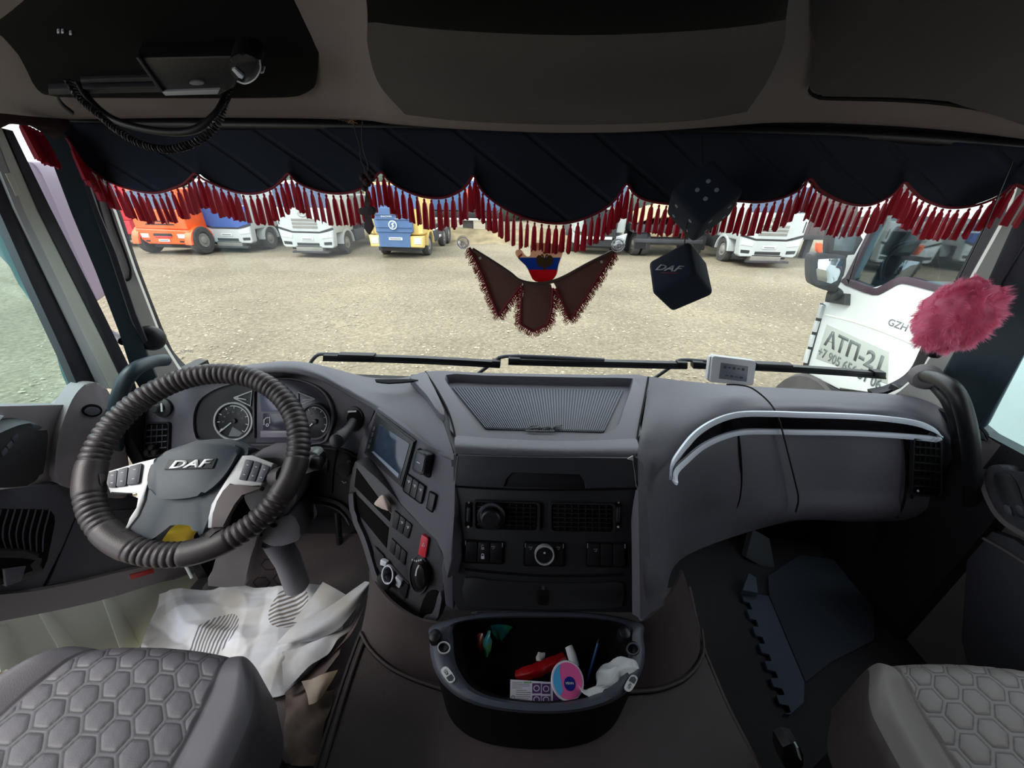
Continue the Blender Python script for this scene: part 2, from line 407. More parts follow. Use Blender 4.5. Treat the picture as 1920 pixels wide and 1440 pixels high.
# left A pillar: grey trim with a long slot, dark teal inner side
PA = PL((-1.15, .98, 2.3), (.75, -1, -.03))
o = slab('pillar_left', [(135, 210), (150, 250), (215, 400), (252, 508), (305, 645), (333, 690), (356, 720), (300, 770), (262, 700), (250, 660), (192, 480), (165, 395), (110, 235), (100, 205)], PA, 0, .03, 'pil', bev=.004); struct(o); o.name = 'trim_3'
slot = rs([(150, 240), (188, 395), (224, 505), (236, 526), (244, 505), (206, 395), (170, 250)], 5)
strip('slot_seal', slot, PA, 4, .003, .006, 'seal', o)
P2_ = PL((-1.15, .93, 2.3), (.9, -1, 0))
o2 = slab('trim_4', [(60, 205), (78, 235), (134, 400), (180, 510), (222, 620), (252, 712), (285, 770), (318, 770), (300, 725), (268, 645), (245, 600), (205, 480), (175, 400), (120, 240), (105, 205)], P2_, .02, .03, 'pild', bev=.005); struct(o2)
slab('seal_edge', [(176, 400), (207, 480), (247, 600), (268, 645), (277, 640), (255, 590), (217, 475), (186, 400), (130, 240), (120, 240)], P2_, .032, .02, 'seal', o2)
# black knob and handle boss on the left pillar
t = thing('pillar_knob', 'round black rubber knob on the left windscreen pillar', 'knob', PA.pt(284, 633))
c = PA.pt(283, 633, .035); lathe('knob_body', [(.014, -.03), (.028, -.012), (.034, 0), (.033, .012), (.024, .022), (.010, .026), (0, .026)], c, PA.n, 'blk', t, squash=1.05)
lathe('screw_head', [(.006, .02), (.006, .025), (0, .025)], c, PA.n, 'key', t, 12)
def handle(name, label, pts, r, m, boss):
    t = thing(name, label, 'grab handle', pts[0])
    tube('grip', pts, r, m, t, 12, 8)
    for p, n, mm in boss: lathe('mounting_boss', [(.03, -.02), (.034, 0), (.028, .02), (.018, .026), (0, .026)], p, n, mm, t, 18)
    return t
handle('grab_bar', 'curved teal grey grab handle rising beside the left pillar behind the wheel', [aY(310, 675, .9), aY(285, 678, .86), aY(250, 695, .80), aY(228, 730, .78), aY(216, 790, .78), aY(222, 870, .79), aY(238, 940, .81), aY(262, 985, .84)], .0165, 'pild', [])
# right A pillar
PB = PL((1.12, .98, 2.3), (-.75, -1, -.03))
o = slab('trim_5', [(1960, 200), (1925, 300), (1892, 400), (1825, 520), (1757, 650), (1727, 704), (1690, 735), (1660, 748), (1720, 770), (1790, 800), (1850, 640), (1960, 480)], PB, 0, .03, 'pil', bev=.004); struct(o)
PB2 = PL((1.12, .86, 2.3), (-1, -.7, 0))
o2 = slab('trim_7', [(1990, 200), (1945, 350), (1900, 420), (1855, 520), (1800, 640), (1765, 700), (1790, 770), (1830, 810), (1850, 800), (1925, 655), (1990, 560)], PB2, .0, .04, 'pild', bev=.005); struct(o2)
slab('inner_seal', [(1945, 350), (1915, 400), (1868, 500), (1810, 625), (1800, 640), (1822, 640), (1880, 525), (1960, 395)], PB2, .012, .03, 'seal', o2)
handle('grab_bar', 'black curved grab handle at the right end of the dashboard', [aY(1735, 705, .93), aY(1762, 712, .86), aY(1792, 735, .80), aY(1812, 790, .77), aY(1822, 860, .77), aY(1822, 940, .78), aY(1812, 1000, .82)], .0165, 'blk', [(aY(1735, 707, .94), (-.6, -1, 0), 'doorR')])
handle('grab_rail', 'slim black rail just inside the right grab handle', [aY(1752, 722, .92), aY(1778, 755, .87), aY(1795, 810, .85), aY(1800, 900, .86), aY(1795, 985, .9)], .013, 'blk', [])

# doors ------------------------------------------------------------
PD = PL((-1.16, .9, 2.0), (1, -.22, 0))           # the driver's door stands a little open
d = thing('door_1', "driver's door standing slightly open with taupe trim and a cream metal edge", None, PD.pt(200, 900)); d['kind'] = 'structure'; del d['label']
d['label'] = "driver's door standing slightly open with taupe trim and cream metal edge"
slab('door_glass', [(-260, 200), (-20, 200), (40, 400), (170, 762), (-260, 762)], PD, -.025, .004, GS, d, 0)
slab('glass_seal', [(-80, 205), (0, 400), (60, 535), (120, 665), (162, 762), (196, 745), (152, 650), (90, 520), (28, 390), (-45, 215)], PD, 0, .03, 'seal', d)
slab('frame_lip', [(-45, 215), (28, 390), (90, 520), (152, 650), (190, 732), (205, 728), (165, 645), (106, 520), (45, 395), (-20, 225)], PD, .008, .035, 'whitep', d)
slab('window_frame', [(-20, 225), (45, 395), (106, 520), (165, 645), (205, 728), (236, 735), (226, 705), (190, 630), (140, 530), (72, 395), (5, 240)], PD, .002, .04, 'paint', d)
slab('frame_plate', [(10, 325), (22, 323), (42, 365), (30, 368)], PD, .01, .008, 'paint', d)
slab('outer_seal', [(5, 240), (72, 395), (140, 530), (190, 630), (226, 705), (250, 750), (262, 745), (246, 695), (200, 600), (140, 480), (92, 385), (25, 245)], PD, .004, .03, 'seal', d)
slab('upper_trim', [(-260, 764), (120, 762), (150, 740), (205, 735), (235, 800), (250, 930), (205, 905), (100, 900), (-260, 925)], PD, .01, .05, 'door', d, .004)
slab('speaker_sail', rs([(108, 905), (104, 860), (112, 810), (135, 750), (158, 722), (176, 717), (196, 724), (215, 760), (232, 820), (240, 900), (235, 935), (170, 925)], 4, True), PD, .03, .05, 'door', d, .008)
slab('tweeter_grille', ell(174, 770, 19, 12), PD, .034, .01, 'void', d)
slab('tweeter_ring', ell(174, 771, 15, 8), PD, .036, .01, 'doord', d)
slab('lower_trim', [(-260, 925), (0, 925), (130, 900), (205, 912), (262, 935), (330, 960), (352, 1010), (362, 1068), (350, 1080), (300, 1088), (180, 1125), (-260, 1205)], PD, .02, .06, 'doord', d, .008)
slab('storage_recess', rq([(-200, 950), (108, 956), (84, 1075), (-200, 1130)], .2), PD, .0215, .01, 'void', d)
for i in range(9): strip('mesh_fold', rs([(-10+i*13, 955), (-22+i*13, 1000), (-8+i*11, 1035)], 3), PD, 3, .024, .004, 'doord', d, .001)
slab('bin_rim', rs([(-200, 1030), (50, 1034), (72, 1050), (60, 1085), (-200, 1130)], 3), PD, .05, .035, 'cons', d, .006)
slab('bin_opening', rs([(-200, 1045), (45, 1047), (55, 1060), (40, 1078), (-200, 1118)], 3), PD, .051, .01, 'void', d, .001)
slab('bottle_rest', [(8, 1068), (50, 1062), (40, 1090), (12, 1100)], PD, .058, .02, 'doord', d)
slab('rear_panel', [(148, 960), (330, 950), (348, 1040), (220, 1078), (88, 1100)], PD, .024, .01, 'doord', d, .004)
strip('panel_seam', [(152, 950), (118, 1030), (82, 1102)], PD, 3, .0215, .003, 'void', d, 0)
slab('bottom_ledge', rs([(-260, 1118), (0, 1115), (120, 1098), (245, 1068), (345, 1052), (366, 1078), (300, 1092), (180, 1128), (0, 1165), (-260, 1208)], 3, False), PD, .04, .05, 'door', d, .012)
slab('reflector', [(244, 1078), (288, 1066), (290, 1074), (248, 1087)], PD, .043, .005, mat('red reflector', (200, 60, 52), .3), d)
slab('sill_metal', [(-260, 1195), (0, 1165), (180, 1128), (300, 1092), (358, 1078), (395, 1052), (400, 1100), (330, 1180), (250, 1220), (120, 1240), (60, 1290), (48, 1272), (38, 1258), (20, 1252), (0, 1254), (-60, 1262), (-260, 1300)], PD, -.005, .03, 'paint', d, .004)
for i, (x0, x1) in enumerate([(-10, 0), (70, 130), (190, 235)]):
    slab('sill_rib', [(x0, 1176-i*28), (x0+26, 1170-i*28), (x1+40, 1245-i*8), (x1, 1262-i*8)], PD, -.002, .02, 'paint', d, .006)
slab('armrest', rs([(-40, 900), (-30, 830), (0, 812), (40, 796), (72, 794), (88, 806), (88, 840), (76, 900), (40, 912), (-20, 914)], 4, True), PD, .085, .08, 'cons', d, .018)
for i in range(3): slab('window_switch', rq([(3+i*10, 848-i*13), (12+i*10, 838-i*13), (16+i*10, 846-i*13), (7+i*10, 857-i*13)], .3), PD, .088, .01, 'key', d, .001)
slab('silver_catch', [(-6, 778), (8, 780), (-2, 792), (-8, 790)], PD, .02, .01, 'silver', d)
strip('door_latch_plate', [(372, 1035), (384, 1048), (380, 1070)], PD, 10, .0, .01, 'paint', d)

PR = PL((1.14, .7, 2.0), (-1, -.1, 0))
d = thing('door_2', 'passenger door with taupe trim and dark armrest', None, PR.pt(1880, 960)); d['kind'] = 'structure'
slab('door_glass', [(1800, 860), (1925, 640), (2200, 200), (2300, 200), (2300, 950)], PR, -.03, .004, GS, d, 0)
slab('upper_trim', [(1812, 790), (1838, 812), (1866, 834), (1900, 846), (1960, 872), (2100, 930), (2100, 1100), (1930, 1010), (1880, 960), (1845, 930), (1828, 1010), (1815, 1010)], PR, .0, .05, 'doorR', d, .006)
slab('vent_grille', rs([(1832, 798), (1846, 812), (1850, 826), (1836, 824), (1830, 812)], 3, True), PR, .003, .01, 'void', d, .001)
for i in range(3): strip('vent_slat', [(1832+i*4, 800+i*5), (1840+i*4, 822+i*2)], PR, 2, .005, .004, 'doordR', d, 0)
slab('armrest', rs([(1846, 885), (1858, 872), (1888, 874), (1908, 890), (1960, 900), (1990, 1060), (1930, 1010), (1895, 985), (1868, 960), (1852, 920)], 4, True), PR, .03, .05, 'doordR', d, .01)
slab('armrest_recess', rs([(1862, 888), (1886, 886), (1905, 905), (1920, 950), (1925, 975), (1890, 955), (1868, 920)], 4, True), PR, .033, .02, 'cons', d, .004)
for i in range(2): slab('window_switch', rq([(1880+i*22, 945), (1894+i*22, 950), (1898+i*22, 968), (1884+i*22, 960)], .3), PR, .038, .01, 'key', d)
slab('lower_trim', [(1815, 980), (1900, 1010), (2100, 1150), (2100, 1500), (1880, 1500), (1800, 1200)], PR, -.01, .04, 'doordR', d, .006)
strip('lower_edge', rs([(1835, 1005), (1880, 1030), (1930, 1062)], 4), PR, 4, .0, .01, 'doorR', d, .001)
strip('door_pull', rs([(1838, 880), (1845, 920), (1868, 965), (1905, 995), (1960, 1020)], 4), PR, 9, .035, .03, 'doorR', d, .004)
strip('trim_groove', [(1888, 848), (1925, 868)], PR, 4, .002, .006, 'void', d, 0)

# overhead console (ceiling side)
def ceil_row(y, xs, Ys): return [aY(x, yy, Yv) for x, yy, Yv in zip(xs, y, Ys)]
t = thing('overhead_console', 'wide grey brown overhead shelf moulding above the windscreen', 'overhead console', (0, .8, 2.7))
X = [-120, 60, 200, 330, 460, 560, 640, 690, 740, 860, 1000, 1080, 1200, 1340, 1430, 1490, 1560, 1700, 1850, 2060]
def row(ys, Ys): return [aY(x, y, v) for x, y, v in zip(X, ys, Ys)]
b0 = [228, 224, 221, 219, 219, 220, 222, 224, 231, 240, 246, 247, 245, 236, 229, 228, 229, 236, 250, 278]
YY = [.86, .87, .88, .88, .88, .87, .85, .82, .79, .76, .75, .75, .76, .79, .83, .86, .87, .87, .87, .86]
rows = [row([y-260 for y in b0], [v-.26 for v in YY]), row([y-170 for y in b0], [v-.20 for v in YY]), row([y-100 for y in b0], [v-.14 for v in YY]), row([y-50 for y in b0], [v-.085 for v in YY]),
        row([y-22 for y in b0], [v-.045 for v in YY]), row([y-7 for y in b0], [v-.012 for v in YY]), row(b0, [v+.01 for v in YY]), [aY(x, y+1, v+.06) for x, y, v in zip(X, b0, YY)], [aY(x, y-12, v+.17) for x, y, v in zip(X, b0, YY)]]
patch('shelf_moulding', rows, 'roof', t, 4, 4, .012)
def ov(px, Yv, m, name, h=0, th=.02, bev=.006, P=None):
    return slab(name, px, P, h, th, m, t, bev)
PO = P3((560, 60, 'Y', .69), (60, 60, 'Y', .685), (300, 180, 'Y', .79))
PC_ = P3((740, 60, 'Y', .53), (1400, 60, 'Y', .55), (1080, 200, 'Y', .665))
PQ = P3((1560, 20, 'Y', .66), (1900, 60, 'Y', .66), (1700, 190, 'Y', .79))
slab('radio_cavity_shade', rs([(-100, -100), (590, -100), (597, 0), (598, 60), (596, 130), (588, 165), (560, 180), (480, 184), (300, 184), (110, 182), (70, 168), (44, 120), (10, 70), (-60, 30), (-100, -20)], 3, True), PO, .012, .012, 'void', t, .003)  # shallow panel, the shade inside the cavity painted as black
slab('shelf_lip', [(90, 168), (420, 160), (420, 171), (92, 179)], PO, .022, .012, 'cons', t)
slab('shelf_lip', [(150, 150), (415, 142), (415, 150), (152, 157)], PO, .018, .006, 'cons', t)
patch('centre_lid', [[aY(x, y, v) for x, y, v in r] for r in (
    [(690, 30, .47), (860, 45, .45), (1080, 52, .44), (1300, 45, .45), (1470, 25, .47)],
    [(690, 90, .55), (860, 110, .53), (1080, 120, .52), (1300, 110, .53), (1470, 80, .55)],
    [(712, 160, .63), (870, 190, .61), (1080, 200, .60), (1290, 190, .61), (1440, 150, .63)],
    [(760, 215, .71), (880, 228, .70), (1080, 234, .69), (1280, 228, .70), (1400, 210, .71)])], 'roofd', t, 6, 6, .012)
slab('centre_cavity_shade', rs([(680, -100), (690, 30), (705, 42), (860, 58), (1080, 66), (1300, 58), (1455, 40), (1475, 20), (1490, -100)], 3), P3((740, 60, 'Y', .44), (1400, 60, 'Y', .44), (1080, -60, 'Y', .38)), 0, .02, 'void', t, .003)  # flat black sheet painted in for the shade of the middle cavity
slab('side_lid', rs([(1548, -100), (1535, 60), (1524, 120), (1518, 165), (1532, 178), (1560, 181), (1700, 184), (1820, 196), (1990, 232), (2060, -100)], 3, True), PQ, .018, .02, 'roofd', t, .006)
strip('lid_gap', rs([(1546, -60), (1532, 60), (1520, 125), (1516, 168), (1532, 183), (1560, 186), (1700, 190), (1820, 203), (1960, 234)], 3), PQ, 5, .012, .006, 'void', t, 0)
strip('moulding_seam', rs([(108, 185), (118, 200), (138, 216)], 3), P3((100, 180, 'Y', .80), (300, 180, 'Y', .80), (130, 218, 'Y', .85)), 3, .016, .006, 'seal', t, 0)
slab('light_lens', ell(1478/12, 58, 1, 1), PO, .013, .001, 'chrome', t, 0) if False else None
# two-way radio in the left cavity: body, microphone, coiled cord
PRd = P3((270, 105, 'Y', .70), (500, 105, 'Y', .70), (310, 180, 'Y', .745))
t = thing('two_way_radio', 'black two way radio with grey lower edge in the left overhead shelf', 'radio', PRd.pt(360, 140))
slab('radio_body', [(256, 108), (452, 104), (440, 165), (412, 180), (306, 180)], PRd, .03, .04, 'blk', t, .004)
slab('grey_edge', [(303, 172), (412, 168), (408, 177), (310, 180)], PRd, .034, .006, 'sil2', t, .001)
slab('side_edge', [(254, 108), (260, 108), (306, 172), (301, 175)], PRd, .034, .006, 'cons', t, .001)
slab('oval_badge', ell(369, 156, 14, 4), PRd, .033, .003, 'dim', t, .0005)
t = thing('hand_microphone', 'black hand microphone with chrome clip hung right of the radio', 'microphone', PRd.pt(458, 135, .05))
slab('microphone_body', rs([(432, 110), (455, 100), (484, 112), (488, 130), (476, 150), (456, 158), (438, 148), (430, 128)], 4, True), PRd, .06, .03, 'blk', t, .01)
slab('chrome_clip', [(434, 131), (440, 129), (457, 144), (454, 149), (447, 146)], PRd, .064, .004, 'silver', t, .001)
strip('clip_ring', rs([(487, 112), (488, 130), (478, 148), (460, 157), (444, 152)], 4), PRd, 3, .064, .004, 'chrome', t, 0)
slab('cord_plug', ell(491, 136, 4, 3, 10), PRd, .05, .01, 'silver', t, .001)
cp = cr([aY(x, y, v) for x, y, v in ((128, 150, .72), (150, 185, .71), (185, 215, .70), (225, 248, .68), (270, 272, .67), (320, 280, .66), (370, 265, .66), (402, 238, .67), (420, 210, .69), (430, 175, .71), (442, 155, .72))], 12)
cp = even(cp, 620); bm = bmesh.new(); hel = []
for i, p in enumerate(cp):
    tt = (cp[min(i+1, 619)]-cp[max(i-1, 0)]).normalized(); u = tt.cross(V((0, 0, 1))).normalized(); v = tt.cross(u); a = i*2*math.pi/9
    rr = .0045 if i < 500 else .0045*max(.1, 1-(i-500)/60)
    hel.append(p+(u*math.cos(a)+v*math.sin(a))*rr)
tube_bm(bm, hel, .0016, 5); o = fin(bm, 'coiled_cord', 'blk', label=None); tag(o, 'black coiled microphone cord drooping in a loop below the left shelf', 'cord')
tube('second_cable', [aY(x, y, v) for x, y, v in ((145, 150, .75), (170, 190, .74), (215, 225, .73), (290, 245, .73), (360, 245, .73), (405, 215, .74), (428, 175, .76))], .006, 'cable', None, 8, 6)
tag(bpy.data.objects['second_cable'], 'thick black cable looped behind the coiled microphone cord', 'cable').name = 'thick_cable'
t = thing('overhead_switches', 'three tiny bright studs in the dark left shelf', 'stud', PO.pt(120, 62))
for x, y in ((109, 61), (117, 61), (132, 64)): slab('stud', ell(x, y, 2.6, 2.2, 8), PO, .016, .004, 'silver', t, 0)
# ================================================================== DASHBOARD
struct(box('trim_8', (-1.17, .80, 1.28), (-1.13, 1.12, 2.02), 'blk', bev=0))
struct(box('trim_9', (1.13, .72, 1.28), (1.17, 1.12, 2.02), 'blk', bev=0))
D = thing('dashboard', 'grey soft plastic truck dashboard with round gauges and silver right trim', 'dashboard', (0, .9, 1.7))
# upper cover, driver's side: window edge -> hood edge over the gauges
bx = [(262, 745), (300, 716), (345, 700), (400, 692), (470, 684), (540, 677), (590, 682), (640, 695), (690, 707), (735, 710), (765, 706), (797, 697)]
bY = [.98, 1.0, 1.02, 1.03, 1.04, 1.04, 1.04, 1.04, 1.03, 1.02, 1.02, 1.03]
fx = [(262, 775), (290, 752), (330, 722), (385, 703), (460, 693), (545, 689), (602, 703), (652, 730), (705, 760), (757, 798), (805, 832), (850, 850)]
fY = [.89, .89, .89, .885, .88, .88, .88, .875, .85, .78, .71, .66]
back = [aY(x, y, v) for (x, y), v in zip(bx, bY)]; front = [aY(x, y, v) for (x, y), v in zip(fx, fY)]
def mix(a, b, f, dz): return [p.lerp(q, f)+V((0, 0, dz*z)) for p, q, z in zip(a, b, [0, .2, .4, .6, .8, 1, .8, .3, .2, .3, .4, .4])]
r1, r2 = mix(back, front, .35, .006), mix(back, front, .75, .012)
lip = [p+V((0, -.008, -.014)) for p in front]
und = [p+V((0, .02, -.022)) for p in front]
patch('upper_cover', [back, r1, r2, front, lip, und], 'dash', D, 6, 5, .006)
# shallow pocket between hood and centre tray
PK = P3((705, 712, 'Z', 2.052), (790, 705, 'Z', 2.052), (780, 770, 'Z', 2.052))
slab('pocket_wall', rs([(703, 711), (775, 711), (778, 714), (730, 718), (705, 715)], 2), PK, .008, .004, 'void', D, 0)
slab('pocket_ridge', rs([(768, 708), (796, 696), (806, 712), (822, 744), (834, 775), (822, 772), (800, 740)], 3), PK, .006, .02, 'dash', D, .003)
# gauge face
PI = P3((400, 702, 'Y', .90), (560, 692, 'Y', .90), (450, 835, 'Y', .82))
slab('gauge_panel', [(262, 772), (290, 752), (330, 721), (385, 702), (460, 692), (545, 687), (602, 701), (655, 731), (706, 762), (690, 800), (668, 858), (640, 842), (590, 838), (440, 832), (360, 845), (250, 862), (255, 800)], PI, 0, .03, 'dash2', D)
recess = rs([(358, 795), (360, 772), (370, 750), (392, 733), (425, 720), (480, 711), (545, 709), (590, 722), (615, 745), (625, 780), (618, 812), (600, 832), (520, 835), (430, 834), (372, 828), (361, 815)], 3, True)
ic = slab('instrument_cluster', recess, PI, .002, .004, 'blk', D, .0005)
ringslab('cluster_rim', recess, [(x+(490-x)*.03, y+(775-y)*.03) for x, y in recess], PI, .009, .012, 'dash2', ic)
slab('reflection_haze', [(545, 712), (585, 722), (612, 747), (622, 780), (614, 812), (598, 830), (480, 830), (484, 716)], PI, .0025, .001, mat('painted lens reflection', (62, 62, 76), .3), ic, 0)  # reflection on the cluster lens painted as a flat grey panel
def gauge(cx, cy, rx, ry, ndl, lab):
    slab('gauge_dial', ell(cx, cy, rx, ry), PI, .004, .004, 'blk', ic, .0005)
    ringslab('gauge_ring', ell(cx, cy, rx+3, ry+3), ell(cx, cy, rx, ry), PI, .009, .008, 'sil2' if cx < 500 else 'key', ic)
    for k in range(9):
        a = math.radians(215-k*32.5-0); x, y = cx+rx*.86*math.cos(a), cy-ry*.86*math.sin(a)
        strip('tick', [(x, y), (cx+rx*.72*math.cos(a), cy-ry*.72*math.sin(a))], PI, 1.3, .0052, .001, 'print', ic, 0)
        if lab and 0 < k < 7: txt(lab[k-1], PI, cx+rx*.53*math.cos(a), cy-ry*.53*math.sin(a), 3.6, 'dim', ic, h=.0052, name='dial_number')
    strip('white_arc', [(cx+rx*.88*math.cos(math.radians(q)), cy-ry*.88*math.sin(math.radians(q))) for q in range(100, -50, -8)], PI, 1.6, .0054, .001, 'print', ic, 0)
    x, y = ndl; strip('needle', [(cx+(cx-x)*.1, cy+(cy-y)*.1), (x, y)], PI, 2.4, .008, .002, 'print', ic, .0003)
    slab('needle_cap', ell(cx, cy, 5, 5, 14), PI, .010, .004, 'blk', ic)
gauge(436.5, 790, 34, 33, (410, 811), ['20', '40', '60', '80', '100', '120'])
gauge(589, 791, 27, 31, (571, 808), ['5', '10', '15', '20', '25', '30'])
slab('dial_patch', [(436, 800), (428, 818), (448, 818), (455, 812)], PI, .0046, .0008, 'dim', ic, 0)  # grey patch on the dial below the needle cap
for q in ([(438, 746), (472, 733), (469, 761)], [(590, 748), (558, 735), (560, 760)]):
    strip('fan_gauge_rim', q+[q[0]], PI, 2.2, .006, .003, 'print', ic, 0)
    cx, cy = sum(a for a, b in q)/3, sum(b for a, b in q)/3; strip('small_needle', [(q[0][0]*.75+cx*.25, q[0][1]*.75+cy*.25), (cx*.8+q[2][0]*.2, cy*.8+q[2][1]*.2)], PI, 1.8, .006, .002, 'print', ic, 0)
strip('centre_post', [(476, 733), (475, 775), (476, 822)], PI, 3, .008, .004, 'dash2', ic)
slab('display', q4(493, 775, 556, 806), PI, .005, .004, mat('lcd dark', (58, 58, 74), .2), ic, .0005)
slab('display_band', q4(488, 808, 556, 820), PI, .004, .003, mat('lit band', (128, 126, 140), .3), ic, .0005)
slab('upper_display', [(486, 735), (525, 738), (556, 758), (556, 772), (490, 772)], PI, .0035, .003, mat('lcd mid', (96, 98, 120), .2), ic, .0005)
strip('truck_symbol', [(495, 797), (495, 787), (499, 783.5), (506, 782.5), (506, 794)], PI, 1.3, .0062, .001, 'print', ic, 0)
ringslab('wheel_symbol', ell(501, 797, 3, 3, 12), ell(501, 797, 1.8, 1.8, 12), PI, .0062, .001, 'print', ic)
# left end: light knob and air vent
c = PI.pt(306, 764, .004); k = lathe('light_switch', [(.026, -.01), (.027, .004), (.022, .008), (.014, .009), (.013, .024), (.010, .027), (0, .027)], c, PI.n, 'cons', D, 24)
strip('pointer', [(302, 756), (303, 772)], PI, 3, .034, .002, 'print', k, 0)
def vent(q, nx, ny, P, par=D, m='void', h=.004, sm='blk'):
    o = slab('air_vent', rq(q, .12), P, h, .03, m, par, .001)
    ringslab('vent_frame', rq([lerpq(q, *a) for a in ((-.04, -.04), (1.04, -.04), (1.04, 1.04), (-.04, 1.04))], .12), rq(q, .12), P, h+.004, .012, 'cons', o)
    for i in range(1, ny): strip('slat', [lerpq(q, .03, i/ny), lerpq(q, .97, i/ny)], P, 2.2, h+.006, .008, sm, o, .0004)
    for i in range(1, nx): strip('fin', [lerpq(q, i/nx, .04), lerpq(q, i/nx, .96)], P, 1.8, h+.003, .006, sm, o, .0004)
    return o
v = vent([(274, 795), (315, 794), (313, 850), (270, 855)], 4, 5, PI, sm='key')
for x, y, r in ((285, 839, 8), (291, 848, 6), (277, 848, 4)): lathe('vent_knob', [(.0, -.01), (.008, -.008), (.01, 0), (.007, .006), (0, .007)], PI.pt(x, y, .02), PI.n, 'blk', v, 12)
# panel below the gauges
PL1 = P3((480, 838, 'Y', .81), (660, 862, 'Y', .79), (600, 940, 'Y', .77))
slab('lower_panel', rs([(250, 862), (360, 845), (440, 835), (590, 838), (640, 845), (668, 862), (672, 900), (664, 966), (640, 945), (600, 934), (480, 930), (250, 900)], 2), PL1, 0, .03, 'blk', D, .003)
strip('panel_ledge', rs([(480, 928), (560, 930), (615, 938), (645, 952), (662, 976)], 4), PL1, 7, .006, .03, 'cons', D, .002)
strip('panel_ledge', rs([(500, 941), (560, 941), (610, 948), (640, 962), (655, 985)], 4), PL1, 3, .003, .02, 'dash2', D, .001)
strip('panel_seam', [(632, 842), (625, 880), (622, 925)], PL1, 1.5, .003, .004, 'void', D, 0)
slab('blank_switch', rq([(592, 860), (615, 862), (613, 888), (590, 885)], .15), PL1, .004, .006, 'cons', D, .001)
c = PL1.pt(644, 884, .01); k = lathe('ignition_lock', [(.018, -.01), (.019, .004), (.012, .008), (0, .008)], c, PL1.n, 'blk', D, 20)
slab('key_head', rs([(630, 882), (636, 872), (650, 866), (657, 874), (655, 890), (645, 895), (634, 892)], 3, True), PL1, .03, .012, 'cons', k, .003)
strip('key_symbol', [(641, 902), (645, 906), (649, 904)], PL1, 1.5, .006, .001, 'print', k, 0)
# radio panel, turned towards the driver
PRp = P3((702, 766, 'Y', .835), (850, 852, 'Y', .66), (690, 905, 'Y', .74))
pan = slab('radio_panel', rs([(706, 764), (760, 803), (806, 836), (850, 854)], 3)+[(853, 900), (852, 960), (848, 1050), (838, 1085), (832, 1060), (832, 1035), (820, 1010), (790, 985), (764, 958), (715, 905), (690, 880), (664, 868), (680, 820)], PRp, 0, .04, 'dash2', D, .004)
hu = slab('head_unit', [(705, 772), (778, 826), (754, 916), (682, 850)], PRp, .006, .02, 'cons', D, .002)
slab('front_bezel', [(706, 776), (775, 829), (752, 912), (686, 848)], PRp, .009, .01, 'blk', hu, .001)
slab('screen', [(711, 795), (768, 832), (749, 899), (697, 849)], PRp, .0105, .004, mat('touch screen', (44, 54, 70), .12, rgb2=(58, 70, 88), vscale=25), hu, .0005)
slab('screen_bar', [(696, 847), (700, 846), (748, 889), (746, 897)], PRp, .0115, .003, mat('grey strip', (128, 140, 156), .4), hu, .0005)
for i in range(4): slab('side_key', rq([(700-i*3.2, 800+i*11), (704-i*3.2, 800+i*11), (702-i*3.2, 808+i*11), (698-i*3.2, 808+i*11)], .2), PRp, .0105, .003, 'key', hu, .0003)
b = slab('ashtray_switch', rq([(783, 838), (812, 857), (806, 899), (775, 878)], .2), PRp, .003, .01, 'void', D, .001)
slab('rocker', rq([(779, 843), (800, 852), (793, 893), (770, 882)], .25), PRp, .026, .026, 'cons', b, .004)
slab('rocker_face', rq([(782, 848), (797, 855), (791, 887), (775, 879)], .25), PRp, .028, .004, 'key', b, .001)
strip('minus_mark', [(781, 866), (787, 869)], PRp, 1.4, .029, .001, 'print', b, 0)
def bank(q, n, P, par, name='switch_bank', marks=(), m='cons', h=.005):
    o = slab(name, rq([lerpq(q, *a) for a in ((-.05, -.05), (1.05, -.05), (1.05, 1.05), (-.05, 1.05))], .12), P, .003, .008, 'void', par, .0008)
    for i in range(n):
        qq = [lerpq(q, (i+.04)/n, .03), lerpq(q, (i+.96)/n, .03), lerpq(q, (i+.96)/n, .97), lerpq(q, (i+.04)/n, .97)]
        slab('switch', rq(qq, .12), P, h+.003, .008, m, o, .0012)
        if i in marks:
            x, y = lerpq(qq, .5, .3); strip('switch_symbol', [(x-2, y-2), (x+2, y+2), (x+2, y-2), (x-1, y+3)], P, 1.1, h+.0036, .0006, 'print', o, 0)
    return o
bank([(763, 889), (796, 912), (789, 944), (756, 920)], 3, PRp, D, marks=(0, 1, 2))
bank([(805, 922), (817, 928), (810, 960), (799, 952)], 1, PRp, D)
# lower pod with storage slots, switches, dials
PP = P3((660, 870, 'Y', .74), (830, 1030, 'Y', .60), (700, 1090, 'Y', .61))
pod = [(664, 866), (692, 884), (722, 912), (768, 964), (800, 994), (826, 1020), (832, 1060), (830, 1110), (822, 1150), (806, 1170), (790, 1170), (752, 1140), (718, 1108), (700, 1078), (688, 1040), (672, 990), (657, 960), (655, 920)]
slab('switch_pod', rs(pod, 3, True), PP, .004, .05, 'pod', D, .006)
ou = rs([(657, 925), (662, 968), (680, 1010), (692, 1048), (704, 1085), (722, 1113), (755, 1145), (790, 1172)], 4)
strip('pod_rim', ou, PP, 9, .014, .04, 'dash2', D, .004)
slab('pod_foot', rs([(788, 1176), (805, 1177), (818, 1166), (826, 1135), (828, 1115), (822, 1112), (815, 1140), (805, 1156), (792, 1160)], 3, True), PP, .02, .03, 'dash2', D, .004)
slab('foot_gap', rs([(800, 1112), (822, 1112), (812, 1148), (800, 1160), (786, 1152)], 3, True), PP, .008, .01, 'void', D, .001)
slab('storage_slot', [(668, 878), (732, 965), (730, 978), (664, 912)], PP, .006, .01, 'void', D, .001)
slab('storage_slot', [(664, 924), (728, 990), (724, 1028), (662, 952)], PP, .006, .01, 'void', D, .001)
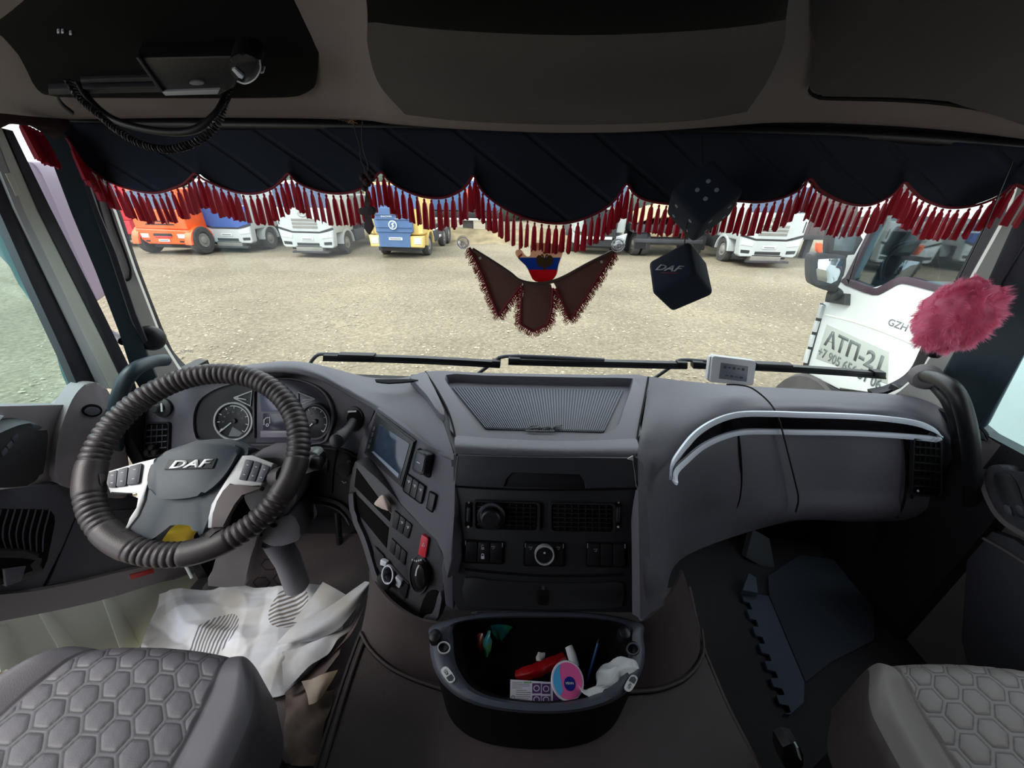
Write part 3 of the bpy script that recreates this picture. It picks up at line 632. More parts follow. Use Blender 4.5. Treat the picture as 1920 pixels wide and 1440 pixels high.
bank([(739, 956), (772, 984), (765, 1012), (733, 988)], 3, PP, D, marks=(1, 2))
bank([(733, 1008), (762, 1036), (758, 1062), (729, 1034)], 3, PP, D)
b = slab('hazard_switch', rq([(790, 1002), (803, 1010), (797, 1048), (783, 1040)], .2), PP, .012, .012, mat('red switch', (206, 58, 70), .4), D, .002)
strip('triangle_mark', [(791, 1024), (796, 1024.5), (794, 1018), (791, 1024)], PP, 1, .0128, .0006, 'print', b, 0)
b = slab('dial_plate', ell(785, 1078, 17, 34), PP, .008, .008, 'blk', D, .001)
ringslab('dial_rim', ell(785, 1078, 18.5, 36), ell(785, 1078, 17, 34), PP, .011, .008, 'key', b)
slab('dial_knob', rs([(781, 1060), (790, 1062), (796, 1078), (793, 1104), (782, 1102), (776, 1082)], 3, True), PP, .03, .025, 'blk', b, .004)
strip('knob_line', [(785, 1060), (781, 1068), (779, 1080)], PP, 2.5, .031, .002, 'print', b, 0)
for i in range(5): slab('dial_mark', ell(773+i*4, 1052-abs(i-2)*1, 1.4, 2, 6), PP, .009, .0008, 'print', b, 0)
slab('switch_row', [(702, 1024), (766, 1094), (757, 1126), (700, 1056)], PP, .007, .008, 'pod', D, .001)
slab('blank_switch', rq([(703, 1026), (720, 1044), (716, 1066), (701, 1048)], .12), PP, .010, .008, 'cons', D, .001)
slab('blank_switch', rq([(752, 1086), (765, 1098), (759, 1124), (748, 1110)], .12), PP, .010, .008, 'cons', D, .001)
c = PP.pt(735, 1077, .0); lathe('heater_knob', [(.022, -.005), (.022, .03), (.019, .034), (.017, .035), (0, .035)], c, PP.n, 'blk', D, 24)
ringslab('knob_ring', ell(726, 1078, 11, 18), ell(726, 1078, 9, 16), PP, .040, .004, 'silver', D)
slab('knob_tab', rq([(713, 1049), (725, 1055), (722, 1062), (712, 1060)], .2), PP, .018, .01, 'silver', D)
slab('knob_tab', rq([(741, 1080), (753, 1092), (748, 1104), (739, 1096)], .2), PP, .018, .01, 'silver', D)
# lever beside the gauges
c0 = aY(664, 783, .82); b = slab('lever_surround', ell(662, 786, 19, 24), PI, .004, .006, 'cons', D, .002); slab('lever_slot', ell(664, 788, 14, 20), PI, .006, .004, 'void', b, .001)
ln = tube('selector_lever', [aY(662, 790, .82), aY(655, 802, .79), aY(648, 810, .765), aY(640, 818, .745), aY(634, 826, .73)], [.011, .012, .013, .0165, .015], 'cons', D, 14)
lathe('lever_cap', [(.006, -.012), (.018, -.006), (.0185, 0), (.016, .006), (.008, .01), (0, .0105)], aY(632, 826, .725), CAM-aY(632, 826, .7)+V((-.25, 0, -.12)), 'blk', ln, 18)
strip('lever_mark', [(652, 772), (668, 771)], PI, 3, .01, .003, 'sil2', b, 0)

# centre tray cover ---------------------------------------------------
PT = P3((830, 705, 'Z', 2.045), (1200, 712, 'Z', 2.045), (1000, 815, 'Z', 2.035))
outer = rs([(797, 697), (900, 699), (1010, 701), (1120, 703), (1215, 706), (1208, 750), (1200, 790), (1194, 822), (1100, 826), (1020, 826), (930, 822), (853, 816), (840, 775), (820, 735)], 3, True)
inner = rs([(836, 703), (910, 704), (1008, 706), (1105, 708), (1178, 709), (1187, 716), (1172, 760), (1152, 806), (1100, 815), (1020, 816), (960, 813), (905, 807), (880, 780), (850, 735)], 3, True)
bm = bmesh.new(); n = len(outer)
O_ = [bm.verts.new(PT.pt(*p)) for p in outer]; I_ = [bm.verts.new(PT.pt(*p)) for p in inner]
W1 = [bm.verts.new(PT.pt(*p)-V((0, 0, .004))+(PT.pt(1010, 760)-PT.pt(*p))*.012) for p in inner]
W_ = [bm.verts.new(PT.pt(*p)-V((0, 0, .026))+(PT.pt(1010, 760)-PT.pt(*p))*.03) for p in inner]
Z_ = [bm.verts.new(PT.pt(*p)-V((0, 0, .03))) for p in outer]
for k in range(n):
    j = (k+1) % n
    for A, B in ((O_, I_), (I_, W1), (W1, W_), (Z_, O_)): bm.faces.new((A[k], A[j], B[j], B[k]))
bm.faces.new(W_); bm.faces.new(Z_[::-1])
fin(bm, 'tray_cover', 'dash', D, 50)
PTm = PT.off(-.024)
bm = bmesh.new()
q = [(846, 726), (1170, 732), (1133, 810), (910, 804)]
for i in range(58):
    a, b2 = lerpq(q, (i+.5)/58, .02), lerpq(q, (i+.5)/58, .99)
    A, B = PTm.pt(*a), PTm.pt(*b2); s = (PTm.pt(a[0]+2, a[1])-A); s2 = (PTm.pt(b2[0]+1.3, b2[1])-B)
    prism(bm, [A-s*.5, A+s*.5, B+s2*.5, B-s2*.5], V((0, 0, -.003)))
    for v in bm.verts[-8:-4]: v.co.z += .0034
mt = fin(bm, 'ribbed_mat', mat('blue grey rubber mat', (92, 98, 114), .45), D, 20, recalc=True); mt['kind'] = 'stuff'
slab('mat_base', rq(q, .05), PTm, .0005, .004, mat('blue grey rubber', (54, 58, 70), .55), D, 0)  # darker copy of the rib rubber, groove shade put into the colour
txt('DAF', PTm, 1018, 801, 7, 'cons', D, h=.006, shear=.3, bold=.03, wid=2.0, th=.001)
strip('logo_line', [(985, 807), (1040, 808)], PTm, 1.5, .006, .002, 'cons', D, 0)
slab('seam_filler', [(770, 702), (826, 702), (852, 760), (868, 830), (868, 862), (846, 862), (838, 820), (812, 770)], PT, -.010, .02, 'dash', D, 0)
fr = [(853, 816), (930, 822), (1020, 826), (1100, 826), (1194, 822)]
fz = [PT.pt(*p) for p in fr]
bot = [aY(856, 851, .650), aY(930, 856, .648), aY(1020, 859, .648), aY(1100, 859, .650), aY(1192, 856, .655)]
mid = [a.lerp(b, .55)+V((0, -.012, .012)) for a, b in zip(fz, bot)]
patch('tray_front', [fz, mid, bot, [p+V((0, .01, -.012)) for p in bot]], 'dash', D, 5, 6, .006)
strip('cover_seam', rs([(797, 696), (822, 735), (842, 775), (853, 815), (857, 852)], 4), PT, 3, .003, .006, 'void', D, 0)
strip('cover_seam', rs([(1216, 706), (1208, 750), (1199, 795), (1194, 830), (1193, 858)], 4), PT, 3.5, .003, .006, 'void', D, 0)
# passenger side body
rows = [
 [aY(x, y, v) for x, y, v in ((1218, 706, 1.04), (1300, 716, 1.04), (1400, 724, 1.04), (1500, 729, 1.04), (1600, 735, 1.03), (1700, 742, 1.01), (1765, 760, .98), (1800, 790, .95))],
 [aY(x, y, v) for x, y, v in ((1212, 745, .94), (1285, 742, .96), (1390, 736, .98), (1500, 738, .99), (1600, 744, .98), (1695, 751, .97), (1758, 772, .95), (1796, 806, .93))],
 [aY(x, y, v) for x, y, v in ((1205, 790, .82), (1262, 785, .85), (1370, 757, .90), (1500, 754, .92), (1600, 759, .92), (1690, 767, .91), (1752, 788, .90), (1792, 825, .89))],
 [aY(x, y, v) for x, y, v in ((1198, 830, .72), (1240, 835, .76), (1345, 790, .84), (1500, 775, .88), (1600, 780, .88), (1690, 788, .88), (1756, 808, .87), (1793, 845, .87))],
 [aY(x, y, v) for x, y, v in ((1195, 865, .66), (1228, 885, .69), (1330, 850, .79), (1500, 840, .87), (1600, 842, .87), (1690, 845, .87), (1765, 862, .865), (1797, 885, .87))],
 [aY(x, y, v) for x, y, v in ((1197, 950, .61), (1225, 955, .64), (1325, 920, .77), (1500, 915, .855), (1600, 915, .86), (1690, 915, .86), (1765, 925, .86), (1797, 930, .865))],
 [aY(x, y, v) for x, y, v in ((1200, 1040, .56), (1228, 1035, .59), (1310, 965, .76), (1490, 955, .84), (1600, 955, .845), (1690, 955, .845), (1765, 955, .85), (1797, 955, .86))],
 [aY(x, y, v) for x, y, v in ((1202, 1110, .53), (1232, 1085, .56), (1298, 998, .74), (1480, 975, .86), (1600, 975, .87), (1690, 974, .87), (1765, 970, .875), (1797, 968, .88))],
 [aY(x, y, v) for x, y, v in ((1204, 1165, .50), (1245, 1120, .57), (1290, 1040, .72), (1480, 978, .92), (1600, 978, .93), (1690, 977, .93), (1765, 973, .93), (1797, 970, .93))]]
patch('passenger_body', rows, 'dash', D, 7, 6, .008)
# side skirt sweeping down at the right of the centre stack
patch('stack_side', [[aY(x, y, v) for x, y, v in r] for r in (
    [(1196, 860, .66), (1206, 870, .66)], [(1197, 960, .60), (1214, 965, .61)], [(1199, 1060, .55), (1222, 1065, .565)], [(1200, 1160, .50), (1245, 1135, .55)])], 'dash', D, 4, 5, .02)
# silver trims and gloss band on the passenger side, following the face
lo = [(1255, 893), (1257, 868), (1268, 845), (1300, 806), (1340, 781), (1384, 769), (1440, 768), (1500, 770), (1570, 772), (1640, 776), (1705, 784), (1742, 796), (1762, 817)]
Ys = [.672, .69, .715, .765, .81, .852, .868, .872, .873, .873, .872, .868, .862]
up_ = [aY(x, y, v-.006) for (x, y), v in zip(lo, Ys)]
lw = [(1257, 894), (1262, 874), (1278, 858), (1312, 830), (1350, 812), (1388, 803), (1440, 802), (1500, 803), (1570, 804), (1640, 807), (1700, 811), (1735, 814), (1758, 816)]
lw_ = [aY(x, y, v-.008) for (x, y), v in zip(lw, Ys)]
upc, lwc = cr(up_, 5), cr(lw_, 5)
def band(name, a, b, m, dy, th=.006):
    rows = [[p.lerp(q, f)+V((0, -dy-(.0015 if .2 < f < .8 else 0), 0)) for p, q in zip(a, b)] for f in (0, .15, .5, .85, 1)]
    return grid(rows, name, m, D, th)
def blend(a, b, f): return [p.lerp(q, f) for p, q in zip(a, b)]
d1 = lambda k: [p+V((0, -.001, -k)) for p in upc]
band('gloss_band', blend(upc, lwc, .1), blend(upc, lwc, .95), 'gloss', .007)
w1 = [min(.0155, (p-q).length*.45) for p, q in zip(upc, lwc)]
band('silver_trim', upc, [p+(q-p).normalized()*k if (q-p).length > 1e-5 else q for p, q, k in zip(upc, lwc, w1)], 'silver', .011)
band('silver_trim', lwc, [p+(p-q).normalized()*.0145 if (q-p).length > 1e-5 else p for p, q in zip(lwc, upc)], 'silver', .011)
def fline(name, pts, r, m): return tube(name, [aY(*p) for p in pts], r, m, D, 6, 4)
fline('panel_gap', [(1383, 806, .838), (1388, 850, .818), (1390, 900, .812), (1385, 940, .806), (1372, 968, .805)], .003, 'void')
fline('panel_gap', [(1695, 818, .868), (1699, 850, .864), (1700, 900, .856), (1694, 945, .842), (1682, 970, .86)], .003, 'void')
fline('panel_gap', [(1710, 817, .866), (1711, 870, .860), (1710, 935, .850)], .002, 'void')
PV = P3((1715, 822, 'Y', .862), (1772, 826, 'Y', .858), (1740, 930, 'Y', .846))
vv = vent([(1716, 824), (1764, 828), (1766, 930), (1712, 926)], 5, 7, PV, h=.008)
slab('white_dot', ell(1722, 921, 2, 2, 8), PV, .02, .002, 'print', vv, 0)
# centre stack --------------------------------------------------------
PC = P3((857, 856, 'Y', .648), (1192, 862, 'Y', .652), (1020, 1140, 'Y', .525))
slab('stack_panel', [(850, 852), (1196, 858), (1200, 1000), (1202, 1130), (1190, 1150), (1020, 1146), (860, 1146), (846, 1120), (848, 1000)], PC, 0, .06, 'cons', D, .004)
slab('stack_cheek', [(838, 1000), (850, 990), (850, 1145), (835, 1135), (828, 1070)], PC, .002, .06, 'dash2', D, .004)
b = slab('upper_lid', [(858, 853), (930, 856), (1022, 858), (1100, 858), (1188, 859), (1192, 914), (1098, 916), (1096, 900), (1088, 888), (960, 884), (948, 896), (945, 914), (856, 911)], PC, .008, .012, mat('dark console lid', (50, 50, 56), .5, bump=.2, scale=800), D, .002)
slab('finger_recess', rs([(946, 913), (950, 893), (962, 885), (1020, 886), (1084, 889), (1094, 898), (1098, 916)], 3), PC, .0025, .004, 'blk', D, .001)
strip('bright_edge', [(858, 856), (855, 880), (853, 908)], PC, 1.5, .009, .006, 'dim', D, 0)
strip('bright_edge', [(1186, 862), (1190, 885), (1193, 912)], PC, 1.5, .009, .006, 'dim', D, 0)
slab('corner_clip', [(1176, 861), (1187, 855), (1188, 864)], PC, .010, .004, 'sil2', D, 0)
strip('panel_seam', rs([(854, 913), (945, 918), (1020, 919), (1100, 919), (1194, 917)], 3), PC, 3, .003, .004, 'void', D, 0)
PCc = PC
vent([(891, 941), (1008, 945), (1007, 995), (891, 991)], 9, 6, PC)
vent([(1034, 945), (1150, 947), (1150, 998), (1034, 996)], 9, 6, PC)
c = PC.pt(921, 969, .016); k = lathe('vent_dial', [(.030, -.014), (.031, .0), (.028, .004), (.024, .004), (.022, .001), (.021, .014), (.018, .017), (0, .017)], c, PC.n, 'blk', D, 28)
ringslab('dial_ring', ell(921, 966, 22, 22), ell(921, 966, 18, 18), PC, .021, .004, 'key', k)
for x in (880, 1161):
    b = slab('vent_wheel_slot', rq([(x-8, 942), (x+5, 943), (x+4, 990), (x-9, 988)], .3), PC, .003, .006, 'void', D, .001)
    slab('thumb_wheel', rq([(x-5, 952), (x+3, 952), (x+2, 980), (x-6, 980)], .4), PC, .01, .01, 'cons', b, .003)
    slab('dot', ell(x-1, 942.5, 2, 1.8, 8), PC, .006, .001, 'dim', b, 0); slab('dot', ell(x-2, 988, 2.3, 2, 8), PC, .006, .001, 'print', b, 0)
for q, n in (([(873, 1014), (942, 1018), (941, 1057), (871, 1054)], 3), ([(985, 1018), (1056, 1020), (1057, 1061), (984, 1060)], 2), ([(1102, 1019), (1172, 1020), (1173, 1063), (1101, 1061)], 3)):
    b = bank(q, n, PC, D, 'switch_bank', m='blk')
    for u in (.0, 1.0):
        x, y = lerpq(q, u, .08); strip('edge_glint', [(x, y-3), (x, y+5)], PC, 1.6, .010, .001, 'dim', b, 0)
ringslab('mirror_dial_ring', ell(1021, 1042, 18.5, 18.5), ell(1021, 1042, 16, 16), PC, .017, .010, 'sil2', D)
slab('mirror_dial', ell(1021, 1042, 16.5, 16.5), PC, .014, .01, 'blk', D, .001)
slab('dial_dot', ell(1021, 1037, 2, 1.6, 8), PC, .0155, .001, 'print', D, 0)
def padlock(x, y, s, op):
    slab('lock_body', q4(x-3*s, y, x+3*s, y+5*s), PC, .0095, .0008, 'print' if not op else 'dim', D, 0)
    strip('lock_shackle', rs([(x-2*s, y), (x-2*s, y-3*s), (x, y-4.5*s), (x+2*s, y-3*s)]+([] if op else [(x+2*s, y)]), 3), PC, 1.2, .0095, .0008, 'print' if not op else 'dim', D, 0)
padlock(905, 1043, 1, False); padlock(905, 1026, .95, True)
for x, y in ((925, 1027), (1117, 1032), (995, 1028), (1047, 1028)): strip('switch_symbol', [(x-4, y-2), (x+3, y-2), (x+1, y+2), (x-2, y+2)], PC, 1.3, .0095, .0008, 'dim', D, 0)
strip('panel_groove', rs([(872, 1068), (930, 1074), (1020, 1080), (1110, 1080), (1170, 1078)], 4), PC, 4, .002, .004, 'void', D, 0)
b = slab('lower_drawer', rs([(872, 1084), (920, 1089), (1020, 1094), (1120, 1094), (1168, 1094), (1168, 1132), (1150, 1140), (1020, 1142), (890, 1138), (870, 1128)], 2, True), PC, .006, .01, 'cons', D, .002)
slab('finger_slot', rq([(1009, 1106), (1029, 1107), (1028, 1136), (1008, 1134)], .3), PC, .008, .006, 'void', b, .001)
slab('lock_tab', q4(1016, 1100, 1021, 1106), PC, .009, .004, 'key', b, 0)
# papers tucked in the slot
o = patch('tucked_paper', [[PP.pt(x, y, h) for x, y, h in r] for r in ([(704, 940, .010), (716, 928, .02), (726, 935, .012)], [(702, 946, .022), (720, 944, .03), (734, 950, .02)], [(716, 954, .02), (728, 958, .03), (734, 962, .018)])], mat('kraft note', (196, 176, 166), .8), None, 3, 3, .001)
tag(o, 'crumpled beige paper slip stuck in the slot left of the switches', 'paper')

# ================================================================== STEERING WHEEL
WC = CAM+(V((-.84162, .70047, 1.95667))-CAM)*.952; a_, b_ = .8666, .2704
Wn = V((math.sin(b_)*math.cos(a_), -math.cos(a_)*math.cos(b_), math.sin(a_)))
PW = PL(WC, Wn); wu, wv, Wn = frame(PW.n)
W = thing('steering_wheel', 'steering wheel in ribbed brown leather cover with grey hub and silver spokes', 'steering wheel', WC)
R_ = .2113
smooth = [(199, 11), (243, 12), (292, 13), (350, 14)]
def ribf(deg):
    s = 1
    for c_, h_ in smooth:
        d_ = abs((deg-c_+180) % 360-180)
        if d_ < h_: s = min(s, max(0, (d_-h_+3)/3)); 
    return s
NP, NS = 900, 16; bm = bmesh.new(); rings = []
for i in range(NP):
    a = 2*math.pi*i/NP; dg_ = math.degrees(a); s = ribf(dg_)
    rib = abs(math.sin(i*math.pi/ (NP/98)))**.6
    r = .0250*(1+s*(.15*(rib-.6)))+(1-s)*.0022
    er = wu*math.cos(a)+wv*math.sin(a)
    rings.append([bm.verts.new(WC+er*(R_+r*math.cos(t))+Wn*(r*math.sin(t))) for t in (2*math.pi*k/NS for k in range(NS))])
for i in range(NP):
    A, B = rings[i], rings[(i+1) % NP]
    for k in range(NS): bm.faces.new((A[k], A[(k+1) % NS], B[(k+1) % NS], B[k]))
fin(bm, 'ribbed_rim', 'leather', W, 70)
hubpx = [(285, 866), (291, 859), (305, 847), (334, 833), (368, 826), (404, 823), (432, 823), (456, 826), (478, 840), (462, 846), (453, 854), (444, 872), (434, 893), (420, 915), (405, 932), (395, 948), (392, 970), (391, 990), (380, 1000), (371, 1007), (368, 992), (362, 980), (340, 977), (318, 979), (302, 992), (291, 1007), (284, 1018), (272, 1024), (252, 1012), (236, 995), (248, 978), (258, 966), (266, 950), (271, 935), (274, 910), (276, 892)]
slab('hub', hubpx, PW, .0, .028, 'hub', W, .010)
slab('horn_pad', rs([(283, 872), (300, 852), (334, 838), (368, 831), (404, 828), (434, 832), (448, 840), (440, 860), (425, 885), (408, 905), (390, 920), (370, 930), (330, 936), (300, 934), (282, 922), (276, 900)], 3, True), PW, .012, .03, 'hub', W, .006)
b = slab('badge', [(316, 862), (406, 859), (398, 878), (307, 880)], PW, .0155, .006, 'cons', W, .001)
txt('DAF', PW, 354, 870.5, 13.5, mat('chrome white letters', (240, 242, 245), .25), W, slope=-.045, h=.0165, shear=.3, bold=.03, wid=1.75, th=.0015)
slab('left_spoke', [(203, 883), (262, 867), (294, 858), (283, 876), (277, 892), (275, 912), (271, 937), (258, 967), (236, 995), (232, 992), (246, 972), (256, 952), (262, 935), (260, 922), (206, 925), (198, 905)], PW, .004, .02, 'sil2', W, .003)
for q in ([(203, 886), (219, 881), (216, 914), (202, 914)], [(221, 880), (239, 875), (235, 911), (218, 913)], [(242, 874), (265, 868), (259, 907), (238, 910)]):
    b = slab('spoke_button', rq(q, .14), PW, .009, .008, 'key', W, .0015)
    for v_ in (.25, .72):
        x, y = lerpq(q, .5, v_); strip('button_mark', [(x-2.5, y), (x+2, y-.5)], PW, 1.1, .0095, .0006, 'print', b, 0)
slab('right_spoke', [(453, 854), (472, 853), (492, 861), (514, 869), (508, 879), (494, 905), (488, 912), (444, 911), (430, 930), (415, 950), (400, 990), (389, 990), (391, 970), (395, 946), (412, 920), (434, 885)], PW, .005, .02, 'sil2', W, .003)
slab('spoke_back', [(430, 906), (446, 911), (490, 912), (486, 919), (452, 926), (437, 945), (426, 965), (420, 989), (395, 989), (399, 962), (405, 940), (418, 920)], PW, .008, .02, mat('taupe spoke back', (86, 76, 76), .45), W, .003)
for q in ([(460, 861), (475, 863), (461, 901), (447, 899)], [(478, 864), (489, 868), (477, 903), (464, 901)], [(492, 869), (506, 875), (492, 905), (480, 903)]):
    b = slab('spoke_button', rq(q, .14), PW, .010, .008, 'key', W, .0015)
    for v_ in (.25, .72):
        x, y = lerpq(q, .5, v_); strip('button_mark', [(x-2, y), (x+1.5, y+.5)], PW, 1.1, .0105, .0006, 'print', b, 0)
for x0, y0, x1, y1 in ((192, 903, 176, 905), (238, 1000, 225, 1012), (400, 1003, 412, 1012), (508, 896, 532, 893)):
    tube('spoke_joint', [PW.pt(x0, y0, -.012), PW.pt((x0+x1)/2, (y0+y1)/2, -.006), PW.pt(x1, y1, 0)], [.018, .023, .025], 'leather', W, 12)
# column and stalk
S = thing('steering_column', 'grey steering column shroud and tube below the wheel', 'steering column', aY(520, 980, .78))
slab_ = lambda n, px, P, h, th, m, bev=.006: slab(n, px, P, h, th, m, S, bev)
PSc = P3((480, 960, 'Y', .70), (600, 960, 'Y', .72), (540, 1080, 'Y', .66))
slab_('upper_shroud', rs([(455, 870), (540, 860), (560, 905), (552, 945), (535, 966), (510, 976), (485, 978), (460, 940)], 3, True), PSc, .02, .10, 'col')
slab_('lower_shroud', rs([(474, 990), (500, 978), (530, 972), (548, 962), (566, 1000), (560, 1012), (535, 1022), (512, 1026), (496, 1018)], 3, True), PSc, .025, .10, 'col')
tube('column_tube', [PSc.pt(515, 1010, -.02), PSc.pt(540, 1050, -.03), PSc.pt(557, 1098, -.05)], .034, 'col', S, 16)
slab_('lock_slot', rq([(476, 994), (485, 994), (491, 1006), (482, 1003)], .2), PSc, .029, .004, 'void', .001)
slab_('screw_hole', ell(513, 986, 6, 3.4, 12), PSc, .029, .003, 'void', .0005)
tube('indicator_stalk', [aY(520, 885, .74), aY(548, 872, .73), aY(572, 868, .72), aY(590, 868, .715)], [.012, .013, .019, .019], 'sil2', S, 16)
lathe('stalk_end', [(.019, 0), (.018, .012), (.012, .018), (0, .02)], aY(590, 868, .715), V((1, -.1, 0)), 'blk', S, 16)
PST = P3((570, 860, 'Y', .73), (590, 862, 'Y', .73), (580, 880, 'Y', .725))
slab('stalk_head', rs([(562, 856), (575, 848), (590, 848), (597, 857), (596, 870), (589, 884), (562, 889)], 2, True), PST, 0, .03, 'sil2', S, .006)
slab('stalk_cap', rs([(592, 852), (601, 858), (602, 874), (592, 880)], 2, True), PST, -.004, .024, 'blk', S, .004)
for x, y in ((576, 861), (572, 873)): strip('stalk_symbol', [(x-5, y), (x-1, y+1), (x+4, y), (x+1, y-2)], PST, 1.3, .0, .001, 'cons', S, 0)
# ================================================================== FLOOR, TUNNEL, SEATS
bpy.data.objects['floor'].data.materials[0] = mat('dark floor rubber', (34, 34, 38), .8, bump=.3, scale=300)
T = thing('engine_tunnel', 'wide engine tunnel covered in brown stitched leatherette between the seats', 'engine cover', (0, .4, 1.4))
def zr(pts, z): return [aZ(x, y, z) for x, y in pts]
Lx = [(700, 1160), (683, 1187), (664, 1237), (640, 1310), (600, 1440), (520, 1700)]; Rx = [(1288, 1100), (1310, 1200), (1332, 1260), (1362, 1330), (1418, 1440), (1540, 1700)]
rows = []
for (a, b), (c, e) in zip(Lx, Rx):
    A, B = aZ(a, b, 1.5), aZ(c, e, 1.5)
    dn = V((-.05, 0, -.17)); du = V((.05, 0, -.17))
    rows.append([A+dn, A+V((-.03, 0, -.10)), A+V((-.012, 0, -.012)), A+V((.008, 0, 0)), A.lerp(B, .25)+V((0, 0, .004)), A.lerp(B, .5)+V((0, 0, .006)), A.lerp(B, .75)+V((0, 0, .004)), B+V((-.008, 0, 0)), B+V((.008, 0, -.012)), B+V((.012, 0, -.06)), B+V((.014, 0, -.17))])
patch('tunnel_cover', rows, 'carpet', T, 5, 6, .008, toward=V((0, .3, 3)))
lp = [[aZ(x, y, 1.66) for x, y in ((692, 1068), (706, 1096), (735, 1130), (780, 1160), (840, 1172))],
      [aZ(x, y, 1.60) for x, y in ((692, 1095), (700, 1125), (728, 1165), (775, 1195), (830, 1212))],
      [aZ(x, y, 1.54) for x, y in ((686, 1140), (700, 1178), (735, 1220), (780, 1245), (835, 1262))],
      [aZ(x, y, 1.507) for x, y in ((678, 1180), (696, 1212), (730, 1243), (775, 1267), (840, 1288))]]
patch('pedestal_cover', lp, 'carpet', T, 6, 6, .006)
rp = [[aZ(x, y, 1.68) for x, y in ((1185, 1168), (1215, 1160), (1246, 1130), (1266, 1100), (1280, 1070))],
      [aZ(x, y, 1.60) for x, y in ((1185, 1205), (1225, 1200), (1262, 1172), (1284, 1140), (1290, 1100))],
      [aZ(x, y, 1.54) for x, y in ((1185, 1255), (1230, 1250), (1275, 1225), (1300, 1185), (1300, 1140))],
      [aZ(x, y, 1.507) for x, y in ((1180, 1290), (1235, 1286), (1285, 1262), (1312, 1222), (1310, 1175))]]
patch('pedestal_cover', rp, 'carpet', T, 6, 6, .006)
TP = PL((0, 0, 1.508), (0, 0, 1))
for pts in ([(676, 1186), (694, 1217), (728, 1249), (775, 1273), (842, 1296)], [(1178, 1298), (1238, 1292), (1290, 1268), (1318, 1226), (1316, 1180)]):
    tube('stitched_seam', [TP.pt(x, y, .001) for x, y in pts], .004, 'carpet', T, 8, 5)
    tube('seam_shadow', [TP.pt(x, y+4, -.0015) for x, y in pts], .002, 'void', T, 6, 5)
tube('edge_piping', [aZ(a+5, b, 1.503) for a, b in Lx[1:]], .005, 'carpet', T, 8, 4)
box('tunnel_core', (-.38, -.6, 1.32), (.38, 1.05, 1.49), 'blk', T, .01)
# hexagon-stitched seats
STI = mat('dark stitch thread', (44, 42, 48), .8)
def hexd(x, y):
    """distance to the nearest hexagon edge, pitch 1"""
    best = []
    for oy in (0, .5*1.732):
        ox = 0 if oy == 0 else .5
        i = round(x-ox); j = round((y-oy)/1.732)
        for di in (-1, 0, 1):
            for dj in (-1, 0, 1): best.append(math.hypot(x-(i+di+ox), y-((j+dj)*1.732+oy)))
    best.sort(); return (best[1]-best[0])
def seat(name, label, cx, y0, W_, ztop, m, ms, hexp, skew, L_=.62, tl=1):
    S_ = thing(name, label, 'seat', (cx, y0-.25, ztop-.3))
    def P(a, b):
        # a across metres from centre along surface, b back from the front edge along surface
        r = .045; A = W_/2-r
        def drop(s, lim):
            e = s-lim
            if e <= 0: return s, 0
            th = e/r
            if th < math.pi/2: return lim+r*math.sin(th), r*(1-math.cos(th))
            return lim+r, r+(e-r*math.pi/2)
        x, dz = drop(abs(a), A); x = math.copysign(x, a)
        bb, dz2 = drop(.3-b, .3-.035) if b < .3 else (.3-b, 0)
        y = .3-bb
        bol = max(0, (abs(a)-(W_/2-.10+ (b*.10)))/.08); bol = min(1, bol)
        z = -dz-dz2+.02*math.sin(bol*math.pi/2)-.0*b
        k = max(0, 1-y/.10); k2 = max(0, 1-y/.26); x *= 1-.16*k*k*(abs(x)/(W_/2))**2-.13*k2*k2
        y += .035*(abs(x)/(W_/2))**2*(k)
        return V((cx+x, y0-y, ztop+z))
    NX, NY = 340, 380; aw = W_/2+.16; rows = []; hexm = {}; sg = 1 if skew > 0 else -1
    sw = W_/2-.10
    for j in range(NY):
        b = -.16+(L_+.16)*(j/(NY-1)); row = []
        for i in range(NX):
            a = -aw+2*aw*i/(NX-1); p = P(a, b)
            seam = sw+b*.10 if False else sw+ b*.04
            sd = abs(abs(a)-seam)
            n = V((0, 0, 1))
            if sd < .006: p = p-n*.004*(1-sd/.006)
            elif abs(a) < seam and b > -.01:
                u = a/hexp+ b*skew/hexp; v = b/(hexp*.8)
                s_ = (a*sg+.035*b/.0215)/.086; t2 = s_-b/.0215; e = hexd(s_+.5*t2, .866*t2); ln_ = max(0, 1-abs(e-.14)/.08); hexm[len(rows)*NX+i] = e-1; q_ = min(1, max(0, (e-.10)/.7)); p = p+n*((.0017*math.sin(q_*1.571)-.0014*ln_))
            row.append(p)
        rows.append(row)
    me = grid(rows, 'cushion', m, S_, ang=180, toward=V((cx, y0-.3, 5)))
    me.data.materials.append(M[ms])
    at_ = me.data.attributes.new('cell_edge', 'FLOAT', 'POINT')
    for q_, v_ in hexm.items(): at_.data[q_].value = v_
    k = 0
    for j in range(NY-1):
        for i in range(NX-1):
            a = -aw+2*aw*(i+.5)/(NX-1)
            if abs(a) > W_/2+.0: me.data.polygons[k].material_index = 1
            k += 1
    box('seat_base', (cx-W_/2+.06, y0-L_, 1.33), (cx+W_/2-.06, y0-.06, ztop-.08), 'blk', S_, .01)
    return S_
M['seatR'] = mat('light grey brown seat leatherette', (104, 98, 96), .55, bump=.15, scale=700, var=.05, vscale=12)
M['seatRs'] = mat('shaded seat flank', (58, 48, 48), .6, bump=.35, scale=700)  # darker than the lit top, shade put into the flank colour
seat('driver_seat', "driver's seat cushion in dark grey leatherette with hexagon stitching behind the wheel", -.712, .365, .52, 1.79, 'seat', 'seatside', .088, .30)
seat('passenger_seat', 'passenger seat cushion in lighter grey leatherette with hexagon stitching at lower right', .80, .415, .56, 1.79, 'seatR', 'seatRs', .088, -.30)
